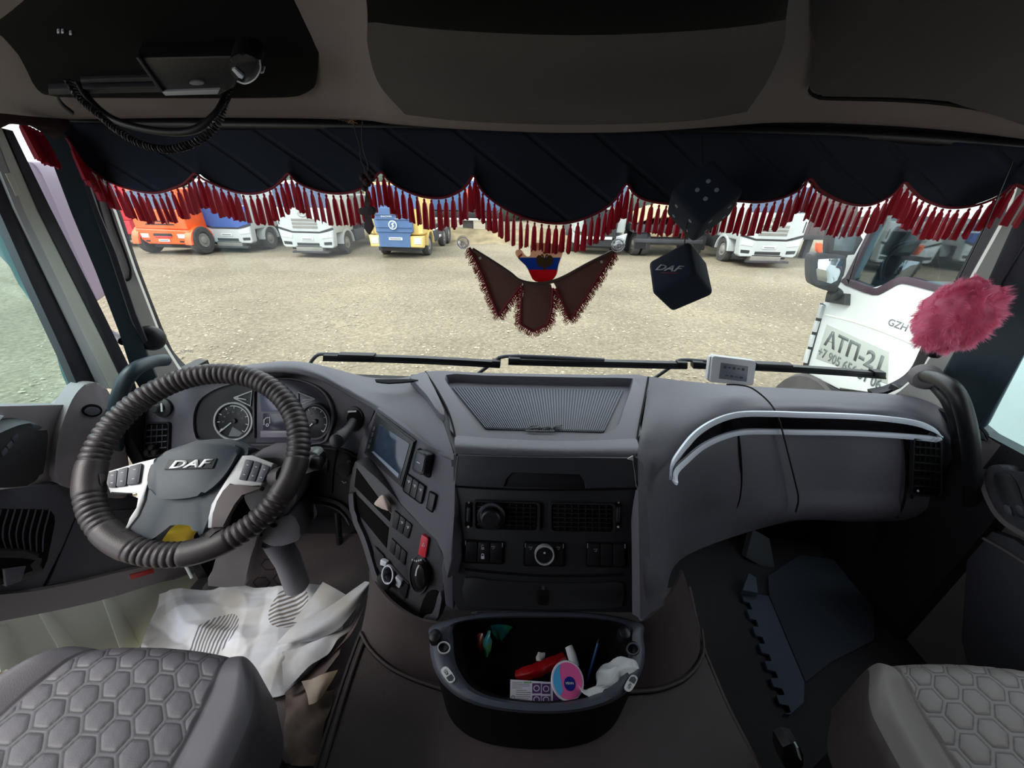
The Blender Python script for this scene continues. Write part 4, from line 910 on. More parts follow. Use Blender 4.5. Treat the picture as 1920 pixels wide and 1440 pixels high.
for k_ in ('seat', 'seatR'):
    tt_ = M[k_].node_tree; bb_ = tt_.nodes['Principled BSDF']; ln_ = bb_.inputs['Base Color'].links[0].from_socket
    an_ = tt_.nodes.new('ShaderNodeAttribute'); an_.attribute_name = 'cell_edge'; sb_ = tt_.nodes.new('ShaderNodeMath'); sb_.operation = 'ADD'; sb_.inputs[1].default_value = .86; ab_ = tt_.nodes.new('ShaderNodeMath'); ab_.operation = 'ABSOLUTE'; mr_ = tt_.nodes.new('ShaderNodeMapRange'); mr_.inputs[1].default_value = .02; mr_.inputs[2].default_value = .075; mr_.inputs[3].default_value = .85; mr_.inputs[4].default_value = 0; tt_.links.new(an_.outputs['Fac'], sb_.inputs[0]); tt_.links.new(sb_.outputs[0], ab_.inputs[0]); tt_.links.new(ab_.outputs[0], mr_.inputs[0]); mx_ = tt_.nodes.new('ShaderNodeMix'); mx_.data_type = 'RGBA'
    tt_.links.new(mr_.outputs[0], mx_.inputs[0]); tt_.links.new(ln_, mx_.inputs[6]); mx_.inputs[7].default_value = (.018, .017, .02, 1); tt_.links.new(mx_.outputs[2], bb_.inputs['Base Color'])
t = thing('belt_buckle', 'black seat belt buckle beside the passenger seat at the bottom edge', 'seat belt buckle', aZ(1488, 1420, 1.5))
PBk = P3((1467, 1400, 'Z', 1.56), (1510, 1400, 'Z', 1.56), (1490, 1436, 'Z', 1.50))
slab('buckle_body', rs([(1468, 1402), (1500, 1399), (1508, 1440), (1474, 1444)], 2, True), PBk, .0, .03, 'blk', t, .004)
strip('metal_tongue', [(1496, 1402), (1503, 1426)], PBk, 3, .006, .01, 'sil2', t, .0005)
tube('buckle_stalk', [PBk.pt(1490, 1435, -.015), aZ(1500, 1500, 1.42)], .012, 'blk', t, 8)
# passenger footwell
FP = PL((0, 0, 1.345), (0, 0, 1))
t = thing('floor_mat', 'blue grey foam floor mat with jigsaw toothed edge in the passenger footwell', 'floor mat', FP.pt(1470, 1200))
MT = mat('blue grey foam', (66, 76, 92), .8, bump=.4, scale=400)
left = []
for i in range(7):
    a = V((1389, 1110)).lerp(V((1467, 1335)), i/7); b = V((1389, 1110)).lerp(V((1467, 1335)), (i+1)/7); d_ = b-a
    left += [tuple(a), tuple(a+d_*.55), tuple(a+d_*.55+V((11+i, 2))), tuple(a+d_*.95+V((12+i, 3)))]
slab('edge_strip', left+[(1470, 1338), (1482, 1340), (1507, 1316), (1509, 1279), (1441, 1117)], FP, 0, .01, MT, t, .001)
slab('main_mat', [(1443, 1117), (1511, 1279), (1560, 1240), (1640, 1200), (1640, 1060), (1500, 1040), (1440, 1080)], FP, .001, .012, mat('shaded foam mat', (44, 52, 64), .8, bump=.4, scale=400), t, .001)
PF = P3((1396, 1040, 'Y', 1.0), (1452, 1040, 'Y', 1.0), (1420, 1076, 'Y', .96))
o = slab('foot_plate', rs([(1412, 992), (1444, 1010), (1455, 1070), (1430, 1064), (1398, 1045)], 1, True), PF, .03, .03, mat('grey footwell plate', (78, 84, 92), .7), None, .006)
tag(o, 'small grey plate standing deep in the dark passenger footwell', 'plate')
o = slab('mat_corner', [(1404, 1074), (1418, 1082), (1422, 1112), (1392, 1106)], FP, .03, .02, MT, None, .003); tag(o, 'upturned corner of foam behind the toothed mat edge', 'foam piece')
# driver footwell
FD = PL((0, 0, 1.34), (0, 0, 1))
o = slab('driver_mat', [(380, 1100), (470, 1000), (700, 1000), (700, 1200), (600, 1440), (300, 1400)], FD, 0, .01, mat('brown stitched mat', (84, 72, 74), .6, bump=.5, scale=300), None); tag(o, 'brown leatherette mat on the floor under the pedals', 'floor mat'); o.name = 'floor_mat'
hx = mat('hexagon stitch line', (50, 42, 44), .8)
for cx, cy in ((505, 1058), (528, 1085), (490, 1092)): strip('stitch_line', [(cx+16*math.cos(k*math.pi/3), cy+11*math.sin(k*math.pi/3)) for k in range(7)], FD, 2, .002, .003, hx, o, 0)
PKk = P3((400, 1090, 'Z', 1.50), (460, 1090, 'Z', 1.50), (450, 1000, 'Z', 1.78))
o = slab('kick_panel', rs([(412, 1030), (440, 1008), (474, 990), (484, 1000), (470, 1045), (462, 1080), (458, 1100), (388, 1100), (398, 1070)], 2, True), PKk, 0, .05, 'doorR', None, .01); tag(o, 'taupe padded panel beside the steering column in the driver footwell', 'panel')
t = thing('brake_pedal', 'dark worn pedal pad deep under the dashboard right of the column', 'pedal', aY(640, 1055, .93))
PPd = P3((615, 1040, 'Y', .93), (665, 1040, 'Y', .93), (640, 1080, 'Y', .90))
slab('pedal_pad', rs([(612, 1062), (632, 1036), (655, 1030), (662, 1046), (656, 1070), (630, 1078), (614, 1074)], 4, True), PPd, 0, .02, 'key', t, .005)
tube('pedal_arm', [PPd.pt(640, 1050, -.02), aY(632, 960, 1.0)], .012, 'blk', t, 8)
# yellow cloth behind the wheel
o = patch('yellow_cloth', [[wobble(aY(x, y, v), 30, .012) for x, y, v in r] for r in (
    [(286, 1004, .74), (318, 979, .76), (350, 976, .77), (375, 976, .78)], [(284, 1012, .73), (318, 996, .73), (348, 996, .74), (372, 992, .76)], [(290, 1018, .735), (320, 1010, .74), (346, 1016, .745), (366, 1006, .76)], [(300, 1030, .76), (325, 1024, .77), (345, 1030, .78), (362, 1016, .79)])], mat('yellow cloth', (200, 168, 40), .85, bump=.4, scale=300), None, 5, 5, .004)
tag(o, 'bright yellow cloth lying behind the lower spokes of the steering wheel', 'cloth')
tube('white_rod', [aY(322, 1008, .78), aY(340, 1045, .74), aY(360, 1084, .70)], .004, 'white', None, 8); tag(bpy.data.objects['white_rod'], 'thin white rod running down from the yellow cloth', 'rod')

# ------------------------------------------------------------------ wrapping paper on the driver's floor
def paper_mat(name, base, circles):
    m = bpy.data.materials.new(name); m.use_nodes = True; t = m.node_tree; b = t.nodes['Principled BSDF']; b.inputs['Roughness'].default_value = .75
    N = t.nodes.new; L = t.links.new
    g = N('ShaderNodeNewGeometry'); acc = None
    n0 = N('ShaderNodeTexNoise'); n0.inputs['Scale'].default_value = 9; n0.inputs['Detail'].default_value = 4; L(g.outputs['Position'], n0.inputs[0])
    r0_ = N('ShaderNodeValToRGB'); L(n0.outputs[0], r0_.inputs[0]); r0_.color_ramp.elements[0].position = .4; r0_.color_ramp.elements[1].position = .62
    r0_.color_ramp.elements[0].color = (*lin(base), 1); r0_.color_ramp.elements[1].color = (*lin((base[0]-22, base[1]-28, base[2]-40)), 1)
    col = r0_.outputs[0]
    for c, r, d, pitch, ink in circles:
        su = N('ShaderNodeVectorMath'); su.operation = 'SUBTRACT'; L(g.outputs['Position'], su.inputs[0]); su.inputs[1].default_value = c
        mu = N('ShaderNodeVectorMath'); mu.operation = 'MULTIPLY'; L(su.outputs[0], mu.inputs[0]); mu.inputs[1].default_value = (1, 1, 0)
        ln = N('ShaderNodeVectorMath'); ln.operation = 'LENGTH'; L(mu.outputs[0], ln.inputs[0])
        lt = N('ShaderNodeMath'); lt.operation = 'LESS_THAN'; L(ln.outputs['Value'], lt.inputs[0]); lt.inputs[1].default_value = r
        dt = N('ShaderNodeVectorMath'); dt.operation = 'DOT_PRODUCT'; L(mu.outputs[0], dt.inputs[0]); dt.inputs[1].default_value = (d[0]/pitch, d[1]/pitch, 0)
        fr_ = N('ShaderNodeMath'); fr_.operation = 'FRACT'; L(dt.outputs['Value'], fr_.inputs[0])
        l2 = N('ShaderNodeMath'); l2.operation = 'LESS_THAN'; L(fr_.outputs[0], l2.inputs[0]); l2.inputs[1].default_value = .5
        an = N('ShaderNodeMath'); an.operation = 'MULTIPLY'; L(lt.outputs[0], an.inputs[0]); L(l2.outputs[0], an.inputs[1])
        mx = N('ShaderNodeMix'); mx.data_type = 'RGBA'; L(an.outputs[0], mx.inputs[0]); L(col, mx.inputs[6]); mx.inputs[7].default_value = (*lin(ink), 1); col = mx.outputs[2]
    L(col, b.inputs['Base Color']); return m
c1, c2 = aZ(402, 1192, 1.40), aZ(545, 1146, 1.40)
PMt = paper_mat('printed wrapping paper', (192, 194, 202), [((c1.x, c1.y, 0), .062, (.93, .1), .0105, (92, 92, 100)), ((c2.x, c2.y, 0), .055, (-.5, .86), .0115, (104, 96, 92))])
PMk = paper_mat('kraft paper', (190, 176, 164), [])
def crump(p, a=.02, s=9, seed=0):
    q = p+V((seed*3.1, seed*1.7, 0))
    f = 0
    for k in range(5):
        ang = k*1.26+seed; d = V((math.cos(ang), math.sin(ang), 0)); ph = q.dot(d)*s*(1+.35*k)+noise.noise(q*4+V((k, k, 0)))*1.5
        f += abs((ph % 2)-1)*(.5 if k < 2 else .3)
    return p+V((0, 0, (f-.9)*a))+V((noise.noise(q*15), noise.noise(q*15+V((5, 5, 5))), 0))*a*.3
def sheet(name, label, rows, m, a, s, seed, n=7, cat='paper'):
    r = [cr([aZ(x, y, z) for x, y, z in q], n) for q in rows]
    cols = [cr([r[i][j] for i in range(len(r))], n) for j in range(len(r[0]))]
    g_ = [[crump(cols[j][i], a, s, seed) for j in range(len(cols))] for i in range(len(cols[0]))]
    o = grid(g_, name, m, None, .0012, ang=40, toward=V((-.6, .5, 4))); return tag(o, label, cat, 'papers strewn over the driver floor')
sheet('wrapping_paper', 'big white wrapping paper with two striped round prints on the driver floor', [
    [(303, 1118, 1.40), (350, 1106, 1.41), (420, 1097, 1.42), (480, 1095, 1.42), (530, 1102, 1.43), (592, 1094, 1.44), (612, 1102, 1.44)],
    [(292, 1150, 1.39), (345, 1145, 1.41), (420, 1140, 1.41), (485, 1138, 1.42), (545, 1140, 1.42), (600, 1136, 1.43), (635, 1140, 1.42)],
    [(276, 1190, 1.38), (340, 1190, 1.40), (420, 1190, 1.41), (490, 1188, 1.41), (550, 1186, 1.41), (600, 1180, 1.42), (640, 1184, 1.40)],
    [(262, 1240, 1.37), (340, 1245, 1.39), (420, 1245, 1.40), (490, 1240, 1.40), (545, 1240, 1.40), (585, 1232, 1.40), (620, 1215, 1.39)],
    [(260, 1300, 1.36), (340, 1310, 1.37), (420, 1310, 1.37), (490, 1310, 1.37), (530, 1300, 1.38), (555, 1275, 1.38), (590, 1245, 1.38)]], PMt, .030, 9, 0, 22)
sheet('folded_sheet', 'white sheet folded to a point behind the striped round print', [
    [(548, 1166, 1.45), (580, 1126, 1.47), (605, 1091, 1.49)], [(565, 1166, 1.45), (605, 1135, 1.47), (630, 1104, 1.48)], [(585, 1164, 1.445), (628, 1142, 1.46), (655, 1118, 1.46)]], PMt, .006, 6, 3)
sheet('rolled_sheet', 'long white sheet rolled towards the engine tunnel corner', [
    [(518, 1206, 1.44), (556, 1170, 1.46), (612, 1140, 1.48), (684, 1090, 1.53)], [(540, 1208, 1.45), (580, 1186, 1.475), (636, 1146, 1.50), (694, 1092, 1.54)], [(560, 1206, 1.44), (600, 1196, 1.45), (644, 1170, 1.47), (699, 1094, 1.52)]], PMt, .006, 7, 5)
sheet('rumpled_sheet', 'rumpled white sheet with torn folds left of the engine tunnel', [
    [(530, 1222, 1.43), (575, 1205, 1.44), (640, 1180, 1.45), (680, 1130, 1.47)], [(528, 1250, 1.42), (572, 1228, 1.43), (622, 1200, 1.44), (672, 1150, 1.46)], [(534, 1296, 1.41), (580, 1252, 1.42), (622, 1218, 1.43), (658, 1178, 1.44)]], PMt, .022, 14, 7)
sheet('kraft_sheet', 'brown kraft sheet leaning along the edge of the engine tunnel', [
    [(655, 1182, 1.42), (680, 1140, 1.46), (700, 1098, 1.50)], [(600, 1244, 1.41), (640, 1204, 1.43), (664, 1176, 1.45)], [(535, 1300, 1.39), (585, 1264, 1.40), (640, 1212, 1.42)], [(560, 1300, 1.39), (600, 1270, 1.40), (636, 1225, 1.42)]], mat('dark kraft', (92, 80, 78), .8), .008, 8, 9)
sheet('paper_scrap', 'small crumpled paper scrap between the driver seat and the tunnel', [
    [(566, 1276, 1.42), (600, 1266, 1.43), (632, 1256, 1.42)], [(572, 1300, 1.41), (598, 1292, 1.42), (620, 1284, 1.41)], [(580, 1322, 1.40), (596, 1320, 1.40), (606, 1312, 1.40)]], PMk, .02, 12, 11)
sheet('dirty_paper', 'grubby brown paper lying lowest beside the driver seat', [
    [(535, 1305, 1.36), (580, 1300, 1.37), (630, 1290, 1.37)], [(535, 1370, 1.36), (580, 1365, 1.37), (612, 1360, 1.37)], [(545, 1440, 1.36), (570, 1440, 1.36), (590, 1440, 1.36)]], mat('grubby paper', (122, 106, 98), .9, rgb2=(88, 74, 68), vscale=20), .03, 12, 13)

# ================================================================== STORAGE BIN
BP = PL((0, 0, 1.69), (0, -.12, 1)); BP = PL(aZ(1010, 1250, 1.69), (0, -.10, 1))
B = thing('storage_bin', 'dark oval storage bin with padded rim on the engine tunnel under the centre stack', 'storage bin', BP.pt(1010, 1330))
B.location.z = 1.515
out = rs([(812, 1172), (806, 1200), (808, 1232), (818, 1264), (838, 1291), (872, 1314), (925, 1330), (1005, 1338), (1080, 1335), (1140, 1320), (1180, 1294), (1202, 1262), (1209, 1228), (1206, 1195), (1200, 1168), (1120, 1150), (1010, 1146), (900, 1150)], 5, True)
inn = rs([(854, 1172), (850, 1200), (853, 1235), (864, 1263), (884, 1288), (915, 1304), (955, 1313), (1008, 1318), (1060, 1316), (1112, 1304), (1146, 1286), (1168, 1260), (1178, 1228), (1178, 1198), (1174, 1172), (1110, 1160), (1010, 1158), (910, 1160)], 5, True)
bm = bmesh.new(); n = len(out)
def loop(px, h, sc_=1, z=None):
    c = BP.pt(1010, 1240); r = []
    for x, y in px:
        p = BP.pt(x, y, h); p = c+(p-c)*sc_+(BP.n*0)
        if z is not None: p.z = z
        r.append(bm.verts.new(p))
    return r
loops = [loop(inn, 0, .84, 1.585), loop(inn, -.05, .93), loop(inn, -.008), loop([V(a).lerp(V(b), .25) for a, b in zip(inn, out)], .004), loop([V(a).lerp(V(b), .75) for a, b in zip(inn, out)], .002), loop(out, -.008), loop(out, -.05, .985), loop(out, 0, .93, 1.512)]
for A, C in zip(loops, loops[1:]):
    for k in range(n): j = (k+1) % n; bm.faces.new((A[k], A[j], C[j], C[k]))
bm.faces.new(loops[0])
o = fin(bm, 'bin_shell', mat('blue grey bin rim', (70, 74, 86), .45, bump=.25, scale=600), B, 60)
o.data.materials.append(M['void'])
for p in o.data.polygons:
    if p.index < 2*n or p.index >= 6*n or len(p.vertices) > 4: p.material_index = 1
for x, y in ((832, 1214), (1187, 1216)):
    c = BP.pt(x, y, .004); h = lathe('cup_socket', [(.0125, -.004), (.013, .004), (.0115, .006), (.0095, .005), (.009, -.006), (0, -.006)], c, BP.n, 'void', B, 24)
    ringslab('socket_ring', ell(x, y, 12.5, 12), ell(x, y, 10, 9.5), BP, .012, .004, 'sil2' if x < 900 else 'key', h)
for x, y in ((816, 1194), (1170, 1188)): lathe('rubber_knob', [(.012, -.02), (.014, -.005), (.012, .008), (.005, .012), (0, .012)], BP.pt(x, y, .01), BP.n, 'blk', B, 18)
for cx, cy, ang, s in ((840, 1265, .95, 'AZ1'), (1183, 1281, -1.05, 'AZ1')):
    ca, sa = math.cos(ang), math.sin(ang)
    pl = [(cx+(u*16*ca-v*8*sa), cy+(u*16*sa+v*8*ca)) for u, v in ((-.6, -1), (.6, -1), (1, -.5), (1, .5), (.6, 1), (-.6, 1), (-1, .5), (-1, -.5))]
    b = slab('sticker', rs(pl, 2, True), BP, .0065, .001, 'white', B, 0)
    b2 = slab('sticker_field', [(cx+(u*15*ca-v*6*sa), cy+(u*15*sa+v*6*ca)) for u, v in ((.15, -1), (.7, -1), (.95, 0), (.7, 1), (.15, 1))], BP, .0072, .0008, 'key', b, 0)
    txt(s, BP, cx-6*ca, cy-6*sa, 6, 'cons', b, slope=math.tan(ang), h=.0072, flip=True, wid=.9)
# things in the bin
ZB = 1.592
BF = PL((0, 0, ZB), (0, 0, 1))
def bag(name, label, cat, rows, m, a=.004, s=60, th=.0015, group='litter in the storage bin'):
    r = [[aZ(x, y, z) for x, y, z in q] for q in rows]
    r = [cr(q, 5) for q in r]; cols = [cr([r[i][j] for i in range(len(r))], 5) for j in range(len(r[0]))]
    g_ = [[wobble(cols[j][i], s, a) for j in range(len(cols))] for i in range(len(cols[0]))]
    return tag(grid(g_, name, m, None, th, ang=25, toward=V((0, .4, 4))), label, cat, group)
bag('candy_wrapper', 'red and brown sweet wrapper leaning at the left of the bin', 'wrapper', [[(890, 1190, 1.64), (905, 1186, 1.65), (908, 1205, 1.64)], [(884, 1210, 1.62), (896, 1210, 1.635), (906, 1222, 1.625)], [(879, 1234, 1.60), (888, 1228, 1.61), (903, 1236, 1.60)]], mat('red brown foil', (150, 44, 36), .25, rgb2=(84, 70, 44), vscale=40))
bag('candy_wrapper', 'yellow green and teal leaf shaped wrapper next to the red one', 'wrapper', [[(916, 1182, 1.655), (920, 1184, 1.66), (921, 1196, 1.65)], [(906, 1205, 1.64), (914, 1208, 1.645), (922, 1210, 1.635)], [(905, 1225, 1.615), (911, 1232, 1.62), (918, 1222, 1.615)]], mat('green foil', (96, 150, 50), .25, rgb2=(40, 130, 150), vscale=45))
bag('candy_wrapper', 'blue green folded wrapper at the back of the bin', 'wrapper', [[(920, 1174, 1.65), (945, 1172, 1.655), (962, 1176, 1.65)], [(922, 1186, 1.63), (942, 1190, 1.635), (954, 1188, 1.63)], [(926, 1204, 1.605), (936, 1208, 1.61), (944, 1200, 1.605)]], mat('teal foil', (24, 66, 84), .25, rgb2=(30, 110, 70), vscale=30))
bag('clear_wrapper', 'clear crinkled film under the console lip at the back left', 'wrapper', [[(886, 1148, 1.66), (900, 1146, 1.665), (912, 1150, 1.66)], [(888, 1158, 1.65), (900, 1160, 1.655), (912, 1162, 1.65)], [(894, 1172, 1.64), (902, 1176, 1.64), (912, 1168, 1.64)]], CLEAR)
lathe('glass_marble', [(.004, -.012), (.011, -.006), (.013, 0), (.009, .008), (0, .012)], aZ(976, 1188, 1.612), (0, 0, 1), CLEAR, None, 18); tag(bpy.data.objects['glass_marble'], 'clear round plastic capsule standing behind the white scrap', 'capsule', 'litter in the storage bin')
bag('paper_bit', 'tiny crumpled white paper scrap in the middle of the bin', 'paper', [[(1006, 1226, 1.61), (1012, 1224, 1.62), (1022, 1228, 1.61)], [(1004, 1232, 1.605), (1012, 1232, 1.615), (1020, 1234, 1.605)], [(1006, 1240, 1.60), (1012, 1238, 1.605), (1016, 1238, 1.60)]], 'white')
bag('red_packet', 'glossy red packet lying diagonally behind the leaflet', 'packet', [[(966, 1258, 1.62), (990, 1248, 1.63), (1030, 1232, 1.63), (1054, 1222, 1.62)], [(966, 1268, 1.625), (996, 1260, 1.64), (1036, 1244, 1.64), (1062, 1234, 1.625)], [(970, 1275, 1.61), (1000, 1274, 1.625), (1038, 1258, 1.625), (1064, 1244, 1.61)]], mat('red foil packet', (168, 22, 28), .28, bump=.5, scale=90), .003, 70, .006)
tube('white_tube', [aZ(1066, 1212, 1.635), aZ(1072, 1228, 1.63), aZ(1078, 1250, 1.62)], [.0085, .010, .010], 'white', None, 14); tag(bpy.data.objects['white_tube'], 'short white plastic tube standing behind the round cream jar', 'tube', 'litter in the storage bin')
t = thing('pen', 'slim dark blue pen leaning at the right side of the bin', 'pen', aZ(1102, 1280, 1.6), 'litter in the storage bin')
pm = mat('blue pen plastic', (26, 70, 120), .3); tube('pen_barrel', [aZ(1121, 1206, 1.665), aZ(1101, 1282, 1.605)], [.003, .0036], pm, t, 10); tube('pen_tip', [aZ(1121, 1206, 1.665), aZ(1123, 1198, 1.670)], [.003, .0012], 'blk', t, 8)
# leaflet
LP = PL(aZ(995, 1296, 1.655), (0, -.35, 1))
t = thing('leaflet', 'white printed leaflet with four purple pictures leaning on the bin front', 'leaflet', LP.pt(995, 1318), 'litter in the storage bin')
wm = mat('leaflet white', (206, 200, 214), .6); pu = mat('purple print', (78, 40, 104), .6)
slab('sheet', [(957, 1274), (1036, 1279), (1037, 1320), (956, 1317)], LP, 0, .001, wm, t, 0)
for q in (q4(998, 1281, 1014, 1300), q4(1016, 1282, 1032, 1301), q4(998, 1304, 1014, 1319), q4(1016, 1305, 1032, 1319)):
    b = slab('picture', q, LP, .0006, .0005, pu, t, 0); x, y = (q[0][0]+q[2][0])/2, (q[0][1]+q[2][1])/2
    ringslab('picture_motif', ell(x, y, 6, 6, 12), ell(x, y, 4.4, 4.4, 12), LP, .001, .0004, wm, b)
slab('green_bar', q4(982, 1278, 997, 1281), LP, .0006, .0005, mat('green print', (110, 160, 110), .6), t, 0)
rr = random.Random(2)
for i, yy in enumerate((1279, 1282.5, 1286, 1289.5, 1294, 1298, 1302, 1306, 1310)):
    x0 = 960 if i < 4 else 968; xe = min(995, x0+rr.uniform(18, 34)) if i != 0 else 980
    strip('text_line', [(x0, yy), (xe, yy+.4)], LP, 1.1, .0006, .0004, 'dim', t, 0)
ringslab('round_mark', ell(962, 1308, 4.2, 4.2, 14), ell(962, 1308, 3, 3, 14), LP, .0008, .0005, 'dim', t)
txt('8x10', LP, 978, 1314, 4.5, 'cons', t, h=.0006, flip=True) if False else None
slab('purple_edge', [(1037, 1288), (1046, 1292), (1050, 1319), (1037, 1320)], LP, -.001, .002, pu, t, 0)
# cream jar
jn = V((.06, -.38, 1)).normalized(); jc = aZ(1064, 1276, 1.672); JP = PL(jc, jn)
t = thing('cream_jar', 'white round cream jar with pink and blue lid and navy logo', 'jar', jc-jn*.045, 'litter in the storage bin')
lathe('jar_body', [(.026, -.046), (.0285, -.042), (.031, -.010), (.031, -.006), (0, -.006)], jc, jn, 'white', t, 36)
lathe('lid', [(.0315, -.008), (.033, -.006), (.0335, -.001), (.032, .0015), (0, .0016)], jc, jn, mat('pink white lid', (232, 220, 232), .35), t, 40)
ux, uy, _ = frame(jn)
def jd(name, pts, m, h): 
    bm = bmesh.new(); prism(bm, [jc+ux*a+uy*b+jn*h for a, b in pts], -jn*.0008); return fin(bm, name, m, t)
R1 = .0295
jd('pink_field', [(R1*math.cos(a), R1*math.sin(a)) for a in [math.radians(d_) for d_ in range(-118, 130, 8)]], mat('pink print', (226, 96, 158), .35), .0026)
jd('blue_field', [(R1*math.cos(a), R1*math.sin(a)) for a in [math.radians(d_) for d_ in range(118, 244, 8)]]+[(-.010, -.016), (-.014, 0), (-.016, .016)], mat('sky blue print', (78, 168, 220), .35), .0030)
nb = jd('logo_disc', [(.004+.0115*math.cos(a), -.005+.0115*math.sin(a)) for a in [math.radians(d_) for d_ in range(0, 360, 14)]], mat('navy logo', (28, 38, 130), .35), .0034)
pq = proj_ = None
JPn = PL(jc+jn*.0035, jn)
txt('NIVEA', JPn, 1068, 1281, 4.6, 'print', nb, h=.0003, flip=True, bold=.02, wid=1.1, slope=.02)
# tissue
bag('paper_tissue', 'crumpled white tissue draped over the right side of the bin', 'tissue', [
    [(1150, 1236, 1.68), (1172, 1231, 1.70), (1192, 1240, 1.705), (1200, 1248, 1.70)], [(1132, 1246, 1.66), (1155, 1248, 1.69), (1178, 1254, 1.70), (1194, 1258, 1.70)], [(1120, 1268, 1.65), (1138, 1268, 1.685), (1156, 1266, 1.69), (1172, 1270, 1.69)],
    [(1114, 1290, 1.65), (1128, 1286, 1.68), (1142, 1284, 1.68), (1150, 1282, 1.68)], [(1088, 1286, 1.675), (1102, 1296, 1.68), (1122, 1302, 1.68), (1142, 1294, 1.68)], [(1084, 1282, 1.68), (1096, 1304, 1.675), (1110, 1312, 1.675), (1130, 1304, 1.675)]], 'white', .010, 45, .001)
# ================================================================== CURTAIN WITH TASSELS
vb = [(100, 232), (300, 236), (560, 239), (800, 243), (1050, 246), (1300, 250), (1560, 256), (1750, 266), (1960, 284)]
tube('visor_bar', [aY(x, y-4, v) for (x, y), v in zip(vb, (.95, .965, .975, .98, .98, .98, .98, .965, .94))], .011, 'blk', None, 10, 4)
tag(bpy.data.objects['visor_bar'], 'long black sun visor rod running above the curtain', 'rod')
bm = bmesh.new()
for x0, x1 in ((-40, 700), (640, 1240), (1180, 1960)):
    pass
rows = [[aY(x, y-46, v+.03) for (x, y), v in zip(vb, (.95, .965, .975, .98, .98, .98, .98, .965, .94))], [aY(x, y-2, v+.012) for (x, y), v in zip(vb, (.95, .965, .975, .98, .98, .98, .98, .965, .94))]]
bm.free(); o = patch('sun_visor', rows, 'seal', None, 5, 3, .01); tag(o, 'dark sun visor panel tucked above the curtain behind the rod', 'sun visor')
hem = [(128, 258), (140, 276), (156, 300), (176, 320), (215, 344), (262, 358), (300, 361), (340, 348), (357, 336), (368, 325), (380, 334), (402, 345), (440, 359), (475, 363), (508, 355), (530, 338), (542, 325), (555, 338), (575, 350), (612, 361), (650, 362), (682, 352), (700, 338), (715, 323), (730, 338), (752, 353), (790, 368), (830, 371), (862, 359), (878, 343), (888, 329), (897, 346), (912, 366), (950, 393), (1000, 413), (1050, 419), (1092, 411), (1132, 392), (1155, 372), (1174, 345), (1186, 360), (1205, 373), (1240, 381), (1300, 385), (1340, 380), (1380, 377), (1420, 379), (1458, 373), (1490, 360), (1504, 348), (1517, 335), (1530, 350), (1548, 364), (1590, 382), (1630, 384), (1664, 369), (1680, 355), (1693, 342), (1706, 354), (1728, 373), (1772, 389), (1822, 386), (1864, 371), (1884, 358), (1897, 346), (1915, 352), (1935, 362)]
def yc(x): return .955 if 200 < x < 1800 else (.955-(200-x)*.0007 if x < 200 else .955-(x-1800)*.0005)
hp = even([aY(x, y, yc(x)) for x, y in rs(hem, 4)], 420)
CT = thing('visor_curtain', 'navy quilted curtain with scalloped hem and crimson tassels across the windscreen top', 'curtain', aY(1000, 250, .95))
qm = M['navy']; t_ = qm.node_tree; b_m = t_.nodes['Principled BSDF']
wv_ = t_.nodes.new('ShaderNodeTexWave'); wv_.inputs['Scale'].default_value = 2.6; wv_.bands_direction = 'DIAGONAL'; tc_ = t_.nodes.new('ShaderNodeTexCoord'); mp = t_.nodes.new('ShaderNodeMapping'); mp.inputs['Scale'].default_value = (1.6, 0, 2.4)
t_.links.new(tc_.outputs['Object'], mp.inputs[0]); t_.links.new(mp.outputs[0], wv_.inputs[0])
rmp = t_.nodes.new('ShaderNodeValToRGB'); rmp.color_ramp.elements[0].position = 0; rmp.color_ramp.elements[1].position = .06; t_.links.new(wv_.outputs['Fac'], rmp.inputs[0])
bp_ = t_.nodes.new('ShaderNodeBump'); bp_.inputs['Distance'].default_value = .004; t_.links.new(rmp.outputs[0], bp_.inputs['Height']); t_.links.new(bp_.outputs[0], b_m.inputs['Normal'])
tops = even([aY(x, y-6, yc(x)+.012) for x, y in ((60, 236), (128, 236), (300, 240), (560, 244), (800, 247), (1050, 250), (1300, 254), (1560, 260), (1750, 270), (1960, 288))], 200)
def topat(x):
    for a, b in zip(tops, tops[1:]):
        if a.x <= x <= b.x: return a.lerp(b, (x-a.x)/max(1e-6, b.x-a.x))
    return tops[0] if x < tops[0].x else tops[-1]
rows = []
for f in [i/14 for i in range(15)]:
    rows.append([topat(p.x).lerp(p, f)+V((0, .006*math.sin(p.x*22+f)*f+.010*math.sin(f*math.pi), 0)) for p in hp])
grid(rows, 'quilted_cloth', 'navy', CT, .004, ang=180)
tube('hem_braid', [p+V((0, -.004, 0)) for p in hp], .0028, 'redd', CT, 6)
# one tassel, then copies
def tassel_mesh(seed):
    r_ = random.Random(seed); bm = bmesh.new()
    lathe_bm(bm, [(0, .0), (.0022, -.001), (.003, -.004), (.0018, -.0075)], V((0, 0, 0)), V((0, 0, 1)), 6)
    prof = [(.0016, -.006), (.0042, -.011), (.0054, -.022), (.0060, -.040), (.0065, -.062)]
    seg = 10; rings = []
    for i, (r, h) in enumerate(prof):
        rings.append([bm.verts.new(V((math.cos(a)*r*(1+.22*(k % 2)), math.sin(a)*r*(1+.22*(k % 2))*.7, h+(r_.uniform(-.006, .003) if i == len(prof)-1 else 0)))) for k, a in enumerate(2*math.pi*q/seg for q in range(seg))])
    for a, b in zip(rings, rings[1:]):
        for k in range(seg): bm.faces.new((a[k], a[(k+1) % seg], b[(k+1) % seg], b[k]))
    bm.faces.new(rings[-1]); bm.faces.new(rings[0][::-1])
    bmesh.ops.recalc_face_normals(bm, faces=bm.faces)
    me = bpy.data.meshes.new('tassel'); bm.to_mesh(me); bm.free(); me.materials.append(M['red']); return me
tms = [tassel_mesh(i) for i in range(5)]
